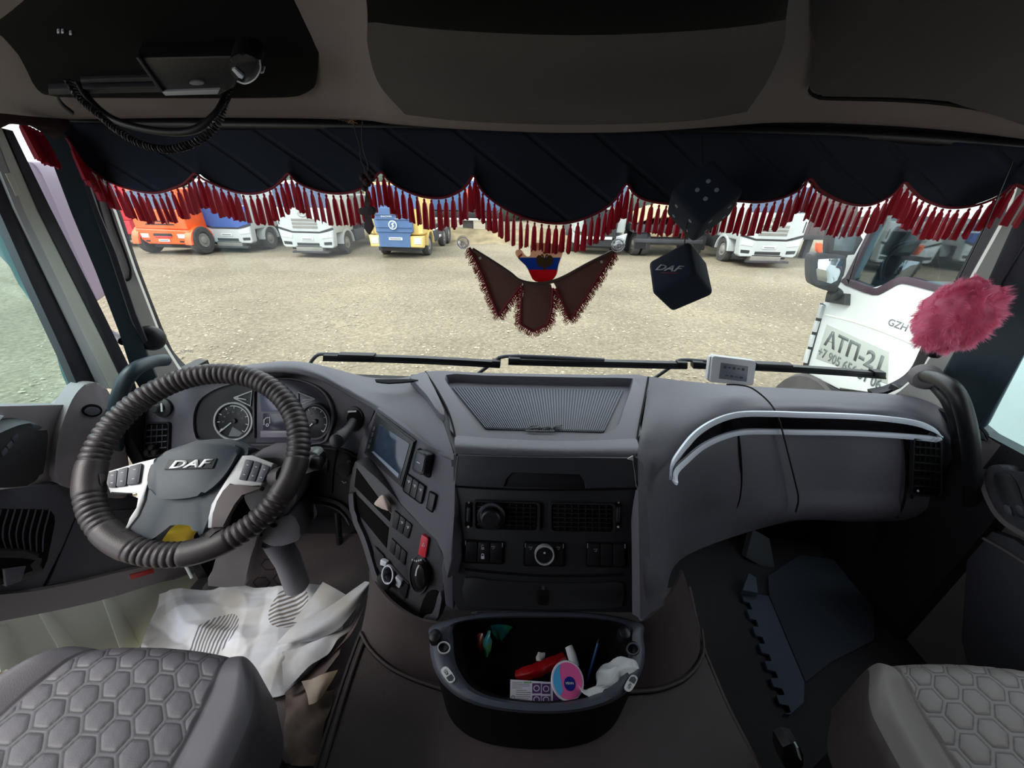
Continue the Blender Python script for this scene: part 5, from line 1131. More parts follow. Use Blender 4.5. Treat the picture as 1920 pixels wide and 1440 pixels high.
L = 0; nxt = .006; cnt = 0; rt_ = random.Random(5)
for a, b in zip(hp, hp[1:]):
    L += (b-a).length
    while L > nxt and cnt < 200:
        o = bpy.data.objects.new('tassel', tms[cnt % 5]); COL.objects.link(o); o.parent = CT
        o.location = b+V((0, -.004, -.003))-CT.location
        o.rotation_euler = (rt_.uniform(-.03, .03), rt_.uniform(-.03, .03), rt_.uniform(0, 6))
        o.scale = (1, 1, rt_.uniform(.92, 1.06)); cnt += 1; nxt += .0170
# side window curtain piece with a few tassels, left
SC = thing('side_curtain', 'short dark red side curtain with maroon fringe above the left side window', 'curtain', aY(70, 245, .86))
patch('cloth', [[aY(x, y, v) for x, y, v in r] for r in ([(-60, 215, .70), (0, 215, .76), (60, 220, .82), (130, 225, .90)], [(-60, 222, .70), (0, 228, .76), (60, 236, .82), (130, 240, .90)], [(-60, 262, .70), (2, 240, .76), (40, 230, .82), (105, 262, .90)])], mat('dark red velour', (44, 12, 22), .9), SC, 5, 4, .004)
for i in range(7):
    o = bpy.data.objects.new('tassel', tms[i % 5]); COL.objects.link(o); o.parent = SC
    o.location = aY(34+i*7, 226+i*3.4, .83+i*.006)-SC.location; o.rotation_euler = (0, -.05, i)

# ------------------------------------------------------------------ pennant, air freshener, suction cups
YP = .93; PN = PL((0, YP, 2.3), (0, -1, 0))
def cup(label, x, y):
    t = thing('suction_cup', label, 'suction cup', PN.pt(x, y), 'clear suction cups on the windscreen')
    c = PN.pt(x, y, -.01); lathe('disc', [(.0155, -.004), (.0165, -.001), (.014, .002), (.006, .006), (0, .006)], c, PN.n, CLEAR, t, 24)
    ringslab('rim', ell(x, y, 11, 11), ell(x, y, 9, 9), PN, -.007, .002, 'skin', t)
    lathe('knob', [(.0035, 0), (.0035, .008), (.006, .010), (.006, .014), (0, .015)], c, PN.n, CLEAR, t, 14)
    ringslab('hook_ring', ell(x+1, y+4, 5.5, 5.5, 16), ell(x+1, y+4, 4, 4, 16), PN, .004, .002, 'skin', t)
cup('clear suction cup holding the left corner of the brown pennant', 868, 455)
cup('clear suction cup holding the right corner of the brown pennant', 1159, 459)
PE = thing('eagle_pennant', 'brown three part winged pennant with red looped fringe hanging on the windscreen', 'pennant', PN.pt(1010, 540))
LW = [(882, 465), (905, 478), (940, 500), (962, 515), (974, 524), (980, 533), (968, 545), (935, 591), (920, 555), (905, 515)]
CW = [(980, 530), (1006, 535), (1033, 533), (1036, 545), (1033, 576), (1026, 607), (999, 620), (977, 607), (978, 576), (981, 550)]
RW = [(1150, 471), (1124, 483), (1100, 497), (1077, 510), (1058, 521), (1036, 528), (1042, 536), (1069, 599), (1090, 568), (1113, 532), (1139, 490)]
slab('left_wing', LW, PN, 0, .003, 'brown', PE, .0008); slab('right_wing', RW, PN, 0, .003, 'brown', PE, .0008); slab('centre_flap', CW, PN, .004, .003, 'brown', PE, .0008)
tube('rolled_edge', [PN.pt(x, y, .006) for x, y in ((886, 467), (925, 491), (955, 511), (975, 526), (1005, 532), (1035, 528), (1060, 518), (1100, 496), (1148, 472))], .0042, mat('brown rolled edge', (84, 66, 58), .4), PE, 10, 5)
e1 = [(880, 464), (905, 515), (920, 555), (935, 592), (952, 568), (975, 538)]
e2 = [(979, 535), (977, 576), (976, 607), (999, 621), (1027, 608), (1035, 576), (1037, 540)]
e3 = [(1043, 540), (1056, 570), (1069, 600), (1092, 566), (1115, 530), (1152, 472)]
bm = bmesh.new(); bmr = bmesh.new(); rf = random.Random(9)
for e, cen in ((e1, (920, 510)), (e2, (1006, 560)), (e3, (1090, 520))):
    pts = [PN.pt(x, y, .005) for x, y in e]; tube_bm(bmr, even(pts, 40), .0033, 6)
    LL = sum((b-a).length for a, b in zip(pts, pts[1:])); q = even(pts, int(LL/.0013)); c = PN.pt(*cen)
    for i in range(1, len(q)-1):
        d = (q[i+1]-q[i-1]).normalized(); nrm = V((d.z, 0, -d.x))
        if nrm.dot(q[i]-c) < 0: nrm = -nrm
        nrm = (nrm*.9+V((rf.uniform(-.35, .35), 0, -.55+rf.uniform(-.3, .3)))).normalized()
        ln = rf.uniform(.010, .021); sd = V((nrm.z, 0, -nrm.x)); wd = rf.uniform(.0018, .0034); dy = V((0, rf.uniform(-.003, .004), 0))
        lp_ = [q[i]+nrm*(ln*.5*(1-math.cos(a)))+sd*(wd*math.sin(a))+dy for a in [2*math.pi*k/9 for k in range(9)]]
        tube_bm(bm, lp_, .0006, 3, True)
fin(bmr, 'red_piping', 'redd', PE); o = fin(bm, 'looped_fringe', translucent(mat('red silk loop', (160, 26, 44), .5), (190, 40, 60), .4), PE, 80); o['kind'] = 'stuff'
for x, y in ((900, 484), (1128, 491)): slab('eyelet', ell(x, y, 2.6, 2.6, 12), PN, .003, .002, 'print', PE, 0)
YA = .955; PAi = PL((0, YA, 2.3), (0, -1, 0))
AF = thing('air_freshener', 'flat mitten shaped tricolour card with double headed eagle behind the pennant', 'air freshener', PAi.pt(1012, 500))
shp = [(1000, 455), (1056, 460), (1056, 472), (1052, 485), (1047, 500), (1044, 515), (1031, 528), (1004, 528), (995, 517), (990, 506), (984, 497), (973, 487), (967, 478), (966, 472), (970, 468), (977, 469), (982, 476), (988, 481), (994, 479), (995, 470)]
def clipy(poly, y0, y1):
    def cut(p, yy, keep):
        o = []
        for a, b in zip(p, p[1:]+p[:1]):
            ina, inb = keep(a[1]-yy), keep(b[1]-yy)
            if ina: o.append(a)
            if ina != inb: f = (yy-a[1])/(b[1]-a[1]); o.append((a[0]+(b[0]-a[0])*f, yy))
        return o
    return cut(cut(poly, y0, lambda d: d >= 0), y1, lambda d: d <= 0)
shs = rs(shp, 2, True)
slab('card', shs, PAi, 0, .002, translucent(mat('card edge', (230, 214, 196), .5), (240, 225, 205), .6), AF, 0)
for nm, y0, y1, c in (('beige_band', 455, 483, (244, 212, 192)), ('blue_band', 483, 505.5, (32, 84, 190)), ('red_band', 505.5, 529, (208, 24, 40))):
    slab(nm, [(1011+(x-1011)*.97, y) for x, y in clipy(shs, y0, y1)], PAi, .0008, .0006, translucent(mat(nm, c, .45), tuple(min(255, q+20) for q in c), .5), AF, 0)
gd = mat('bronze emblem', (84, 62, 34), .4, metal=.3)
for s in (-1, 1):
    slab('emblem_wing', [(1021+s*2, 486), (1021+s*6, 480), (1021+s*11, 478), (1021+s*15, 482), (1021+s*15.5, 492), (1021+s*12, 500), (1021+s*8, 497), (1021+s*7, 503), (1021+s*3, 498)], PAi, .0016, .0008, gd, AF, 0)
    slab('emblem_head', [(1021+s*1, 484), (1021+s*2, 478), (1021+s*5, 476), (1021+s*8, 479), (1021+s*4, 480), (1021+s*3.5, 486)], PAi, .0018, .0008, gd, AF, 0)
slab('emblem_body', [(1017, 485), (1025, 485), (1026, 496), (1023, 503), (1025, 508), (1021, 505), (1017, 508), (1019, 503), (1016, 496)], PAi, .0018, .0008, gd, AF, 0)
slab('emblem_crown', [(1018, 476), (1019, 471), (1021, 474), (1023, 471), (1024, 476)], PAi, .0018, .0008, gd, AF, 0)
slab('red_mark', [(971, 481), (978, 475), (980, 478), (973, 484)], PAi, .0014, .0006, mat('red stamp', (180, 60, 50), .5), AF, 0)

# ------------------------------------------------------------------ hanging dice
CV = [rt, up, fw]
def cvec(x, y, z): return (CV[0]*x-CV[1]*y+CV[2]*z).normalized()
def die(name, label, cpx, Yd, A, Bv, s, drill):
    c = aY(*cpx, Yd); f_ = (c-CAM).normalized(); r_ = (rt-f_*rt.dot(f_)).normalized(); CV[:] = [r_, r_.cross(f_), f_]
    a = cvec(*A); b = cvec(*Bv); b = (b-a*b.dot(a)).normalized(); n = a.cross(b)
    t = thing(name, label, 'hanging die', c, 'midnight plush dice on the windscreen')
    bm = bmesh.new(); r = bmesh.ops.create_cube(bm, size=s)
    bmesh.ops.bevel(bm, geom=list(bm.edges), offset=.011, segments=4, profile=.5, affect='EDGES')
    for v in bm.verts: q = v.co.copy(); v.co = c+a*q.x+b*q.y+n*q.z
    fin(bm, 'plush_cube', 'dice', t, 60); drill(t, c, a, b, n, s/2); return t
def dot(t, c, e, f, w_, u, v, h): lathe('white_pip', [(.0042, -.001), (.0042, .0006), (0, .0008)], c+e*u+f*v+w_*h, w_, mat('pip felt', (140, 148, 160), .8), t, 12)
def dr1(t, c, a, b, n, h):
    for e, f, w_ in ((a, b, n), (a, b, -n), (a, n, b), (a, n, -b), (b, n, a), (b, n, -a)):
        if w_.dot(CAM-c) > 0:
            front = abs(w_.dot((CAM-c).normalized()))
            q = .012 if front > .6 else .021
            for u, v in ((q, q), (-q, q), (q, -q), (-q, -q)): dot(t, c, e, f, w_, u, v, h)
pD = (54, 47, -19); qD = (-53, 43, -28)
die('plush_die', 'navy plush die with pale pips hanging highest against the curtain', (1316, 380), .86, pD, qD, .094, dr1)
def dr2(t, c, a, b, n, h):
    w_ = -a; P_ = PL(c+w_*h, w_)
    x, y = 1252, 503
    txt('DAF', P_, x, y, 10, mat('grey felt letters', (150, 156, 166), .7), t, slope=.07, h=.0005, shear=.3, bold=.02, wid=1.7)
    strip('red_underline', [(1240, 511), (1270, 512)], P_, 1.2, .0008, .0008, 'redd', t, 0)
die('plush_die', 'navy plush die with grey lettering hanging below the pipped one', (1275, 521), .86, (35, 35, 54), (10, 49, -53), .094, dr2)
tube('dice_string', [aY(1316, 254, .90), aY(1318, 318, .865)], .0012, 'cable', None, 6); tag(bpy.data.objects['dice_string'], 'thin dark string from the visor rod to the upper plush die', 'string')
tube('dice_string', [aY(1292, 396, .835), aY(1286, 430, .845), aY(1283, 462, .855)], .0012, 'cable', None, 6)
tag(bpy.data.objects['dice_string.001'], 'thin dark string joining the two plush dice', 'string')

# ------------------------------------------------------------------ wooden cross with tangled cords
YC = .90; PX = PL((0, YC, 2.5), (0, -1, 0)); wd_ = mat('dark carved wood', (48, 26, 26), .6, bump=.4, scale=200)
t = thing('wooden_cross', 'dark carved wooden cross hanging on cords left of the windscreen centre', 'cross', PX.pt(688, 400))
slab('cross_body', [(684, 366), (689, 364), (692, 390), (698, 387), (703, 391), (704, 397), (700, 403), (693, 402), (694, 408), (700, 425), (697, 431), (692, 440), (688, 437), (682, 428), (686, 408), (683, 402), (676, 403), (671, 398), (671, 392), (676, 389), (684, 391)], PX, 0, .008, wd_, t, .002)
for x, y, r in ((684, 352, .008), (688, 342, .010), (680, 333, .008), (696, 334, .008), (690, 326, .007)): lathe('bead', [(0, -r), (r*.7, -r*.7), (r, 0), (r*.7, r*.7), (0, r)], PX.pt(x, y, 0), (0, 0, 1), wd_, t, 10)
tube('cord', [PX.pt(x, y, 0) for x, y in ((662, 228), (668, 252), (675, 275), (677, 300), (684, 320), (686, 366))], .0012, 'carpet', t, 6, 4)
tube('cord', [PX.pt(x, y, .003) for x, y in ((680, 226), (678, 255), (682, 285), (690, 312), (688, 366))], .0012, 'carpet', t, 6, 4)
t = thing('dried_twig', 'dried straw twigs tucked under the overhead shelf above the cross', 'twig', aY(650, 230, .88))
for i in range(12):
    a = random.uniform(-2.6, .6); l = random.uniform(12, 36); tube('straw', [aY(652, 230, .87), aY(652+l*math.cos(a)*.5, 230+l*.3*math.sin(a)-2, .862), aY(652+l*math.cos(a), 230+l*.35*math.sin(a), .858)], .0008, mat('straw', (120, 92, 70), .8) if i == 0 else bpy.data.materials['straw'], t, 4)

# ------------------------------------------------------------------ pink pompom
pk = translucent(mat('pink fur', (252, 168, 196), .85, rgb2=(244, 136, 172), vscale=20), (253, 176, 204), .5)
pc = aY(1792, 590, .76); t = thing('pink_pompom', 'fluffy bright pink fur pompom hanging in front of the right pillar', 'pompom', pc)
bm = bmesh.new(); bmesh.ops.create_icosphere(bm, subdivisions=5, radius=1)
S1, S2 = up, rt; LA = (rt*.42+up*.90).normalized(); LB = (rt*.90-up*.42).normalized()
for v in bm.verts:
    q = v.co.normalized(); r = .062*(1+.16*noise.noise(q*2.1)+.07*noise.noise(q*6))
    k = q.x*.35+q.z*.35
    v.co = pc+LA*(q.x*r*1.16)+LB*(q.z*r*.74)+fw*(q.y*r*.95)
base_pts = [(v.co.copy(), v.normal.copy()) for v in bm.verts]
fin(bm, 'fur_core', pk, t, 180)
bm = bmesh.new(); rf = random.Random(4)
for k in range(16000):
    q = V((rf.gauss(0, 1), rf.gauss(0, 1), rf.gauss(0, 1))).normalized(); r = .061*(1+.16*noise.noise(q*2.1)+.07*noise.noise(q*6))
    kk = q.x*.35+q.z*.35
    p = pc+LA*(q.x*r*1.16)+LB*(q.z*r*.74)+fw*(q.y*r*.95)
    d = (p-pc).normalized(); sw = V((noise.noise(q*3), noise.noise(q*3+V((4, 0, 0))), noise.noise(q*3+V((0, 4, 0)))-.15))*1.6
    d2 = (d*.25+sw-up*.25).normalized(); l = rf.uniform(.006, .013); s = d.cross(d2).normalized()*.0005
    a = bm.verts.new(p-s); b = bm.verts.new(p+s); m1 = bm.verts.new(p+d*l*.35+d2*l*.4+s*.7); m2 = bm.verts.new(p+d*l*.35+d2*l*.4-s*.7); e = bm.verts.new(p+d*l*.45+d2*l)
    bm.faces.new((a, b, m1, m2)); bm.faces.new((m2, m1, e))
o = fin(bm, 'fur_strands', pk, t, 180, recalc=False); o['kind'] = 'stuff'
lathe('black_bobble', [(0, -.012), (.011, -.008), (.014, 0), (.010, .008), (0, .011)], aY(1752, 662, .80), (0, 0, 1), 'blk', t, 14)
tube('hanging_string', [aY(1800, 520, .76), aY(1850, 420, .80), aY(1900, 300, .86)], .001, 'cable', t, 5)

# ------------------------------------------------------------------ clock on the dash
CK = P3((1335, 670, 'Y', .955), (1418, 682, 'Y', .955), (1372, 722, 'Y', .945))
t = thing('weather_clock', 'small white digital clock standing on the dash in front of the right wiper', 'clock', CK.pt(1372, 722))
slab('case', rq([(1336, 667), (1419, 677), (1413, 724), (1331, 717)], .12), CK, .0, .022, 'white', t, .003)
slab('case_side', rq([(1331, 669), (1338, 668), (1333, 717), (1326, 712)], .3), CK, -.006, .014, 'white', t, .002)
lc = mat('clock display', (118, 122, 132), .35)
b = slab('display', [(1352, 680), (1403, 687), (1400, 716), (1348, 710)], CK, .0008, .003, lc, t, .0003)
for k in range(5): strip('display_segment', [(1357+k*8.5, 688+k*1.1), (1362+k*8.5, 688.7+k*1.1)], CK, 2.5 if k % 2 else 5, .0012, .0004, 'key', b, 0)
for k in range(4): strip('display_segment', [(1360+k*9, 704+k*1.2), (1366+k*9, 704.8+k*1.2)], CK, 4 if k % 2 else 2, .0012, .0004, 'key', b, 0)
tube('power_cable', [aY(x, y, v) for x, y, v in ((1362, 721, .945), (1385, 722, .935), (1410, 728, .92), (1440, 752, .89), (1458, 780, .855), (1470, 820, .842), (1480, 860, .835), (1490, 900, .828), (1497, 935, .822), (1492, 960, .818))], .0022, 'cable', None, 8, 6)
tag(bpy.data.objects['power_cable'], 'thin black cable running from the white clock down over the glove box', 'cable')

# ------------------------------------------------------------------ wipers outside
PWp = PL((0, 1.17, 2.1), (0, -1, 0))
def wiper(label, blade, arm, clips):
    t = thing('windscreen_wiper', label, 'wiper', PWp.pt(*blade[0]), 'wipers resting along the windscreen base')
    strip('blade', blade, PWp, [9]*len(blade), .0, .02, 'blk', t, .002)
    strip('rubber', [(x, y+5) for x, y in blade], PWp, 3, .004, .01, 'seal', t, 0)
    tube('arm', [PWp.pt(x, y, h) for x, y, h in arm], .0065, 'key', t, 8, 3)
    for c in clips: strip('clip', c, PWp, 12, .004, .026, 'blk', t, .003)
wiper('left windscreen wiper with its blade ending near the cross', [(605, 671), (700, 673), (790, 676), (870, 680), (937, 684)], [(575, 692, -.03), (592, 668, -.02), (615, 664, -.02), (700, 668, -.015), (788, 672, -.01)], [[(632, 671), (700, 673)], [(922, 683), (938, 684)]])
wiper('middle windscreen wiper behind the ribbed centre tray', [(953, 678), (1050, 681), (1150, 683), (1230, 685), (1288, 686)], [(897, 700, -.03), (925, 680, -.02), (948, 668, -.02), (1040, 670, -.015), (1133, 675, -.01)], [[(953, 678), (975, 679)], [(1272, 686), (1290, 686)]])
wiper('right windscreen wiper behind the white clock ending over the parked truck door', [(1300, 685), (1400, 688), (1500, 693), (1590, 699), (1662, 705)], [(1223, 712, -.03), (1262, 685, -.02), (1278, 675, -.02), (1330, 678, -.015), (1440, 686, -.01)], [[(1300, 685), (1320, 686)], [(1420, 688), (1488, 691)], [(1640, 703), (1662, 705)]])
PDt = PL((0, 1.085, 2.1), (0, -1, -.06))
for i, s in enumerate(('TL-18W', '— — —')): 
    if i == 0: o = txt('43R-00', PDt, 350, 659, 5, 'dim', None, h=.0); tag(o, 'tiny grey etched print on the lower left of the windscreen', 'print')
# ================================================================== OUTSIDE
class TR:
    """a parked truck, front centre on the ground at o, facing the cab; x right, y back, z up"""
    def __init__(s, name, label, cat, o, sc_=1, yaw=0, group=None):
        s.o = V(o); s.s = sc_; s.c, s.n = math.cos(yaw), math.sin(yaw); s.t = thing(name, label, cat, s.o, group)
    def w(s, x, y, z): return s.o+V(((x*s.c-y*s.n), (x*s.n+y*s.c), z))*s.s
    def f(s, nm, pts, y, m, th=.05, bev=.01, par=None):
        bm = bmesh.new(); prism(bm, [s.w(x, y, z) for x, z in pts], s.w(0, th, 0)-s.w(0, 0, 0), bev*s.s, 1); return fin(bm, nm, m, par or s.t)
    def sd(s, nm, pts, x, m, th, bev=.01):
        bm = bmesh.new(); prism(bm, [s.w(x, y, z) for y, z in pts], s.w(th, 0, 0)-s.w(0, 0, 0), bev*s.s, 1); return fin(bm, nm, m, s.t)
    def b(s, nm, lo, hi, m, bev=.02, par=None):
        bm = bmesh.new(); box_bm(bm, lo, hi, bev)
        for v in bm.verts: v.co = s.w(*v.co)
        return fin(bm, nm, m, par or s.t)
    def wheel(s, x, y, r=.52, wd=.3):
        sx = 1 if x > 0 else -1; ax = s.w(sx, 0, 0)-s.w(0, 0, 0)
        q = s.s; c = s.w(x, y, r); w_ = lathe('wheel', [(r*.55*q, -wd*.5*q), (r*.93*q, -wd*.5*q), (r*q, -wd*.35*q), (r*q, wd*.35*q), (r*.93*q, wd*.5*q), (r*.6*q, wd*.5*q), (r*.55*q, wd*.35*q), (0, wd*.3*q)], c, ax, 'tyre', s.t, 28)
        lathe('wheel_hub', [(r*.52*q, wd*.30*q), (r*.50*q, wd*.42*q), (r*.3*q, wd*.36*q), (r*.25*q, wd*.5*q), (r*.18*q, wd*.55*q), (0, wd*.56*q)], c, ax, 'hubm', w_, 20)
    def fender(s, x, y, r=.62, m='whitep', wd=.36):
        pts = [(r*math.cos(a), r*math.sin(a)) for a in [math.radians(d) for d in range(0, 181, 20)]]; ins = [(p*.86, q*.86) for p, q in pts]
        s.sd('fender', [(y+p, .52+q) for p, q in pts]+[(y+p, .52+q) for p, q in ins[::-1]], x-wd/2, m, wd)
    def plate(s, z, w_=.52, y=-.03):
        p = s.f('number_plate', [(-w_/2, z-.055), (w_/2, z-.055), (w_/2, z+.055), (-w_/2, z+.055)], y, 'white', .02, .004); s.b('plate_print', (-w_*.4, y-.004, z-.02), (w_*.4, y, z+.02), 'dim', 0, p)
    def chassis(s, L_=7.4, cargo=None, tank=False):
        s.b('chassis', (-.42, 1.2, .75), (.42, L_, 1.02), 'under'); s.b('fuel_tank', (.62, 2.4, .45), (1.12, 3.6, 1.0), 'under', .06); s.b('fuel_tank', (-1.12, 2.4, .45), (-.62, 3.3, 1.0), 'under', .06)
        s.b('underside', (-.95, .25, .3), (.95, 2.0, .62), 'under', .04)
        for y in (L_-2.2, L_-.9):
            for x in (-1, 1): s.wheel(x, y)
        if cargo and not tank: s.b('cargo_body', (-1.2, 2.5, 1.2), (1.2, L_, 2.5), cargo, .05)
        if tank: lathe('tank', [(.0, 0), (.9*s.s, .05), (1.05*s.s, .25), (1.05*s.s, (L_-2.7)*s.s), (.9*s.s, (L_-2.5)*s.s), (0, (L_-2.45)*s.s)], s.w(0, 2.5, 1.95), s.w(0, 1, 0)-s.w(0, 0, 0), cargo, s.t, 28)
M['orange'] = mat('orange truck paint', (238, 98, 40), .45, var=.06); M['blue'] = mat('blue truck paint', (48, 82, 156), .45, var=.08)
M['sblue'] = mat('slate blue grille', (78, 106, 148), .5, var=.05); M['yellow'] = mat('sand yellow paint', (222, 192, 118), .45, var=.05)
M['redt'] = mat('red truck paint', (210, 40, 52), .45, var=.05); M['body'] = mat('grey green dump body', (112, 116, 114), .8, var=.15, vscale=1); M['brownc'] = mat('brown container', (92, 78, 80), .7, var=.08, vscale=2)
M['gdark'] = mat('dark grille', (36, 38, 42), .6)
def faw(label, o, panel, s=.90, cargo='body', slats=True, tank=False, yaw=0):
    T_ = TR('parked_truck', label, 'truck', o, s, yaw, 'heavy trucks parked in a row')
    T_.b('cab', (-1.22, .06, 1.0), (1.22, 2.1, 3.05), 'whitep', .1)
    T_.f('front_panel', [(-1.2, 1.25), (-.6, 1.07), (.6, 1.07), (1.2, 1.25), (1.22, 2.0), (-1.22, 2.0)], 0, panel, .1, .03)
    T_.f('windscreen', [(-1.16, 2.05), (1.16, 2.05), (1.1, 2.92), (-1.1, 2.92)], .03, 'tglass', .08, .02)
    T_.f('dark_gap', [(-1.2, 1.18), (-.6, 1.0), (.6, 1.0), (1.2, 1.18), (1.2, 1.26), (.6, 1.08), (-.6, 1.08), (-1.2, 1.26)], .01, 'gdark', .06, 0)
    T_.f('bumper', [(-1.15, .5), (-1.05, .42), (1.05, .42), (1.15, .5), (1.22, 1.17), (.6, .99), (-.6, .99), (-1.22, 1.17)], -.02, 'whitep', .3, .03)
    for k in (-1, 1):
        T_.f('headlamp', [(k*.62, .95), (k*1.12, 1.09), (k*1.13, .86), (k*.66, .80)][::k], -.035, 'lamp', .05, .01)
        T_.f('fog_slot', [(k*.72, .66), (k*1.08, .68), (k*1.06, .56), (k*.72, .54)][::k], -.03, 'gdark', .05, 0)
        T_.wheel(k*1.02, 1.35); T_.fender(k*1.05, 1.35)
        T_.f('panel_slot', [(k*1.1, 1.75), (k*1.14, 1.75), (k*1.14, 1.35), (k*1.1, 1.35)][::k], -.01, 'gdark', .02, 0)
    T_.f('air_slot', [(-.5, .50), (.5, .50), (.5, .62), (-.5, .62)], -.03, 'gdark', .05, 0)
    if slats:
        for z in (1.22, 1.36, 1.50): T_.f('grille_slat', [(-.55, z), (.55, z), (.55, z+.10), (-.55, z+.10)], -.02, 'hubm', .04, .01)
    c = T_.w(0, -.02, 1.78); e = [(.2*math.cos(a), 1.78+.12*math.sin(a)) for a in [k*math.pi/10 for k in range(20)]]
    lg = T_.f('round_emblem', e, -.02, 'hubm', .03, 0)
    T_.f('emblem_field', [(x*.8, 1.78+(z-1.78)*.75) for x, z in e], -.026, panel, .02, 0, lg)
    for k in (-1, 1):
        for q in range(3): T_.f('emblem_bar', [(k*.02, 1.75+q*.03), (k*.13, 1.76+q*.03), (k*.12, 1.772+q*.03), (k*.02, 1.765+q*.03)][::k], -.03, 'hubm', .02, 0, lg)
    T_.plate(.78, y=-.045); T_.f('tow_step', [(-.75, .2), (.9, .2), (.9, .28), (-.75, .28)], -.12, 'under', .2, .01)
    T_.b('step_bracket', (-.6, -.02, .2), (.6, .3, .5), 'hubm')
    T_.chassis(cargo=cargo, tank=tank); return T_
def gx(px, Y): return (aY(px, 440, Y).x, Y, 0)
# red truck far left, half hidden by the pillar
T_ = TR('parked_truck', 'red truck at the far left, half hidden behind the left pillar', 'truck', gx(205, 16.6), .95, 0, 'heavy trucks parked in a row')
T_.b('cab', (-1.22, .06, 1.15), (1.22, 2.1, 3.0), 'redt', .1); T_.f('windscreen', [(-1.1, 2.1), (1.1, 2.1), (1.05, 2.85), (-1.05, 2.85)], .03, 'tglass', .08); T_.f('bumper', [(-1.2, .6), (1.2, .6), (1.2, 1.15), (-1.2, 1.15)], 0, 'redt', .3); T_.plate(.8)
for k in (-1, 1): T_.wheel(k*1.05, 1.0, .6, .36)
T_.chassis(cargo='body')
# orange truck
T_ = TR('parked_truck', 'orange truck with two slot grille and square headlamps', 'truck', gx(307, 15.2), .80, 0, 'heavy trucks parked in a row')
T_.b('cab', (-1.3, .05, 1.1), (1.3, 2.0, 3.0), 'orange', .12)
T_.f('front_panel', [(-1.32, 1.2), (1.32, 1.2), (1.3, 2.05), (-1.3, 2.05)], 0, 'orange', .1, .03)
T_.f('windscreen', [(-1.18, 2.1), (1.18, 2.1), (1.1, 2.85), (-1.1, 2.85)], .03, 'tglass', .08)
T_.f('bumper', [(-1.28, .75), (-.9, .5), (1.0, .5), (1.4, .6), (1.42, 1.15), (-1.32, 1.2)], -.05, 'orange', .4, .04)
for z in (1.38, 1.52): T_.f('grille_slot', [(-.75, z), (.75, z), (.7, z+.06), (-.7, z+.06)], -.01, 'gdark', .04, 0)
T_.f('centre_slot', [(-.5, .88), (.5, .88), (.45, 1.0), (-.45, 1.0)], -.06, 'gdark', .04, 0)
T_.f('lower_step', [(-.42, .8), (.42, .8), (.4, .87), (-.4, .87)], -.08, 'redt', .06, .01)
for k in (-1, 1):
    T_.f('headlamp', [(k*.72, .98), (k*1.14, .98), (k*1.12, .78), (k*.74, .78)][::k], -.07, 'lamp', .05, .02); T_.wheel(k*1.36, .55, .66, .40); T_.fender(k*1.34, .55, .82, 'orange', .34)
    T_.f('fog_slot', [(k*.74, .68), (k*.98, .68), (k*.95, .6), (k*.76, .6)][::k], -.06, 'gdark', .04, 0)
T_.plate(.68, .55, -.09); T_.chassis(cargo='body')
faw('white and blue truck with blue front panel beside the orange truck', gx(426, 16.2), 'blue', slats=False, cargo='body')
faw('white truck with grey grille bars between the blue fronted and the yellow one', gx(575, 15.4), 'whitep', cargo='body')
# yellow and blue truck
T_ = TR('parked_truck', 'sand yellow truck with slate blue centre grille right of the cross', 'truck', gx(742, 15.6), .90, 0, 'heavy trucks parked in a row')
T_.b('cab', (-1.2, .08, 1.0), (1.2, 2.1, 3.05), 'yellow', .12); T_.f('windscreen', [(-1.14, 2.08), (1.14, 2.08), (1.08, 2.95), (-1.08, 2.95)], .04, 'sblue', .08)
T_.f('bumper', [(-1.18, .5), (1.18, .5), (1.22, .98), (-1.22, .98)], -.02, 'yellow', .3, .04)
gr_ = T_.f('centre_grille', [(-.78, .5), (.62, .5), (.62, 1.0), (.8, 1.15), (.8, 1.75), (.72, 2.1), (-.85, 2.1), (-.9, 1.7), (-.82, 1.1), (-.72, 1.0)], -.06, 'sblue', .12, .02)
for z in (1.12, 1.3, 1.62, 1.8): T_.f('grille_slat', [(-.82, z), (.76, z), (.76, z+.05), (-.82, z+.05)], -.09, mat('slat shade', (62, 88, 128), .5) if z == 1.12 else bpy.data.materials['slat shade'], .04, .01)
lg = T_.f('round_emblem', [(-.05+.19*math.cos(a), 1.42+.19*math.sin(a)) for a in [k*math.pi/10 for k in range(20)]], -.12, 'lamp', .03, .005)
T_.f('emblem_field', [(-.05+.14*math.cos(a), 1.42+.14*math.sin(a)) for a in [k*math.pi/10 for k in range(20)]], -.127, 'sblue', .02, 0, lg)
T_.f('emblem_curve', [(-.11, 1.46), (-.02, 1.53), (.04, 1.50), (-.03, 1.45), (.02, 1.38), (-.06, 1.30), (-.12, 1.34), (-.05, 1.38)], -.134, 'lamp', .02, 0, lg)
PT_ = PL(T_.w(0, -.095, 1.86), (0, -1, 0)); txt('SHACMAN', PT_, aY and 724, 406, 3.4, 'print', gr_, h=.02, bold=.02, wid=1.0); txt('X3000', PT_, 744, 410.5, 2.4, 'print', gr_, h=.02)
for k in (-1, 1):
    T_.f('headlamp', [(k*.78, .92), (k*1.14, .92), (k*1.12, .62), (k*.78, .62)][::k], -.035, 'lamp', .05, .03); T_.wheel(k*1.0, 1.35)
    T_.f('cab_corner', [(k*1.0, 1.05), (k*1.2, 1.1), (k*1.2, 2.0), (k*1.04, 2.0)][::k], .03, 'yellow', .06, .01); T_.fender(k*1.04, 1.35, .64, 'yellow')
T_.plate(.86, .6, -.08); T_.chassis(7.0); T_.b('side_guard', (1.0, 2.4, .55), (1.08, 4.6, .65), 'white', .01); T_.b('side_guard', (1.0, 2.4, .95), (1.08, 4.6, 1.03), 'white', .01)
for y in (2.4, 3.4, 4.55): T_.b('guard_post', (1.0, y, .55), (1.08, y+.08, 1.03), 'white', .01)
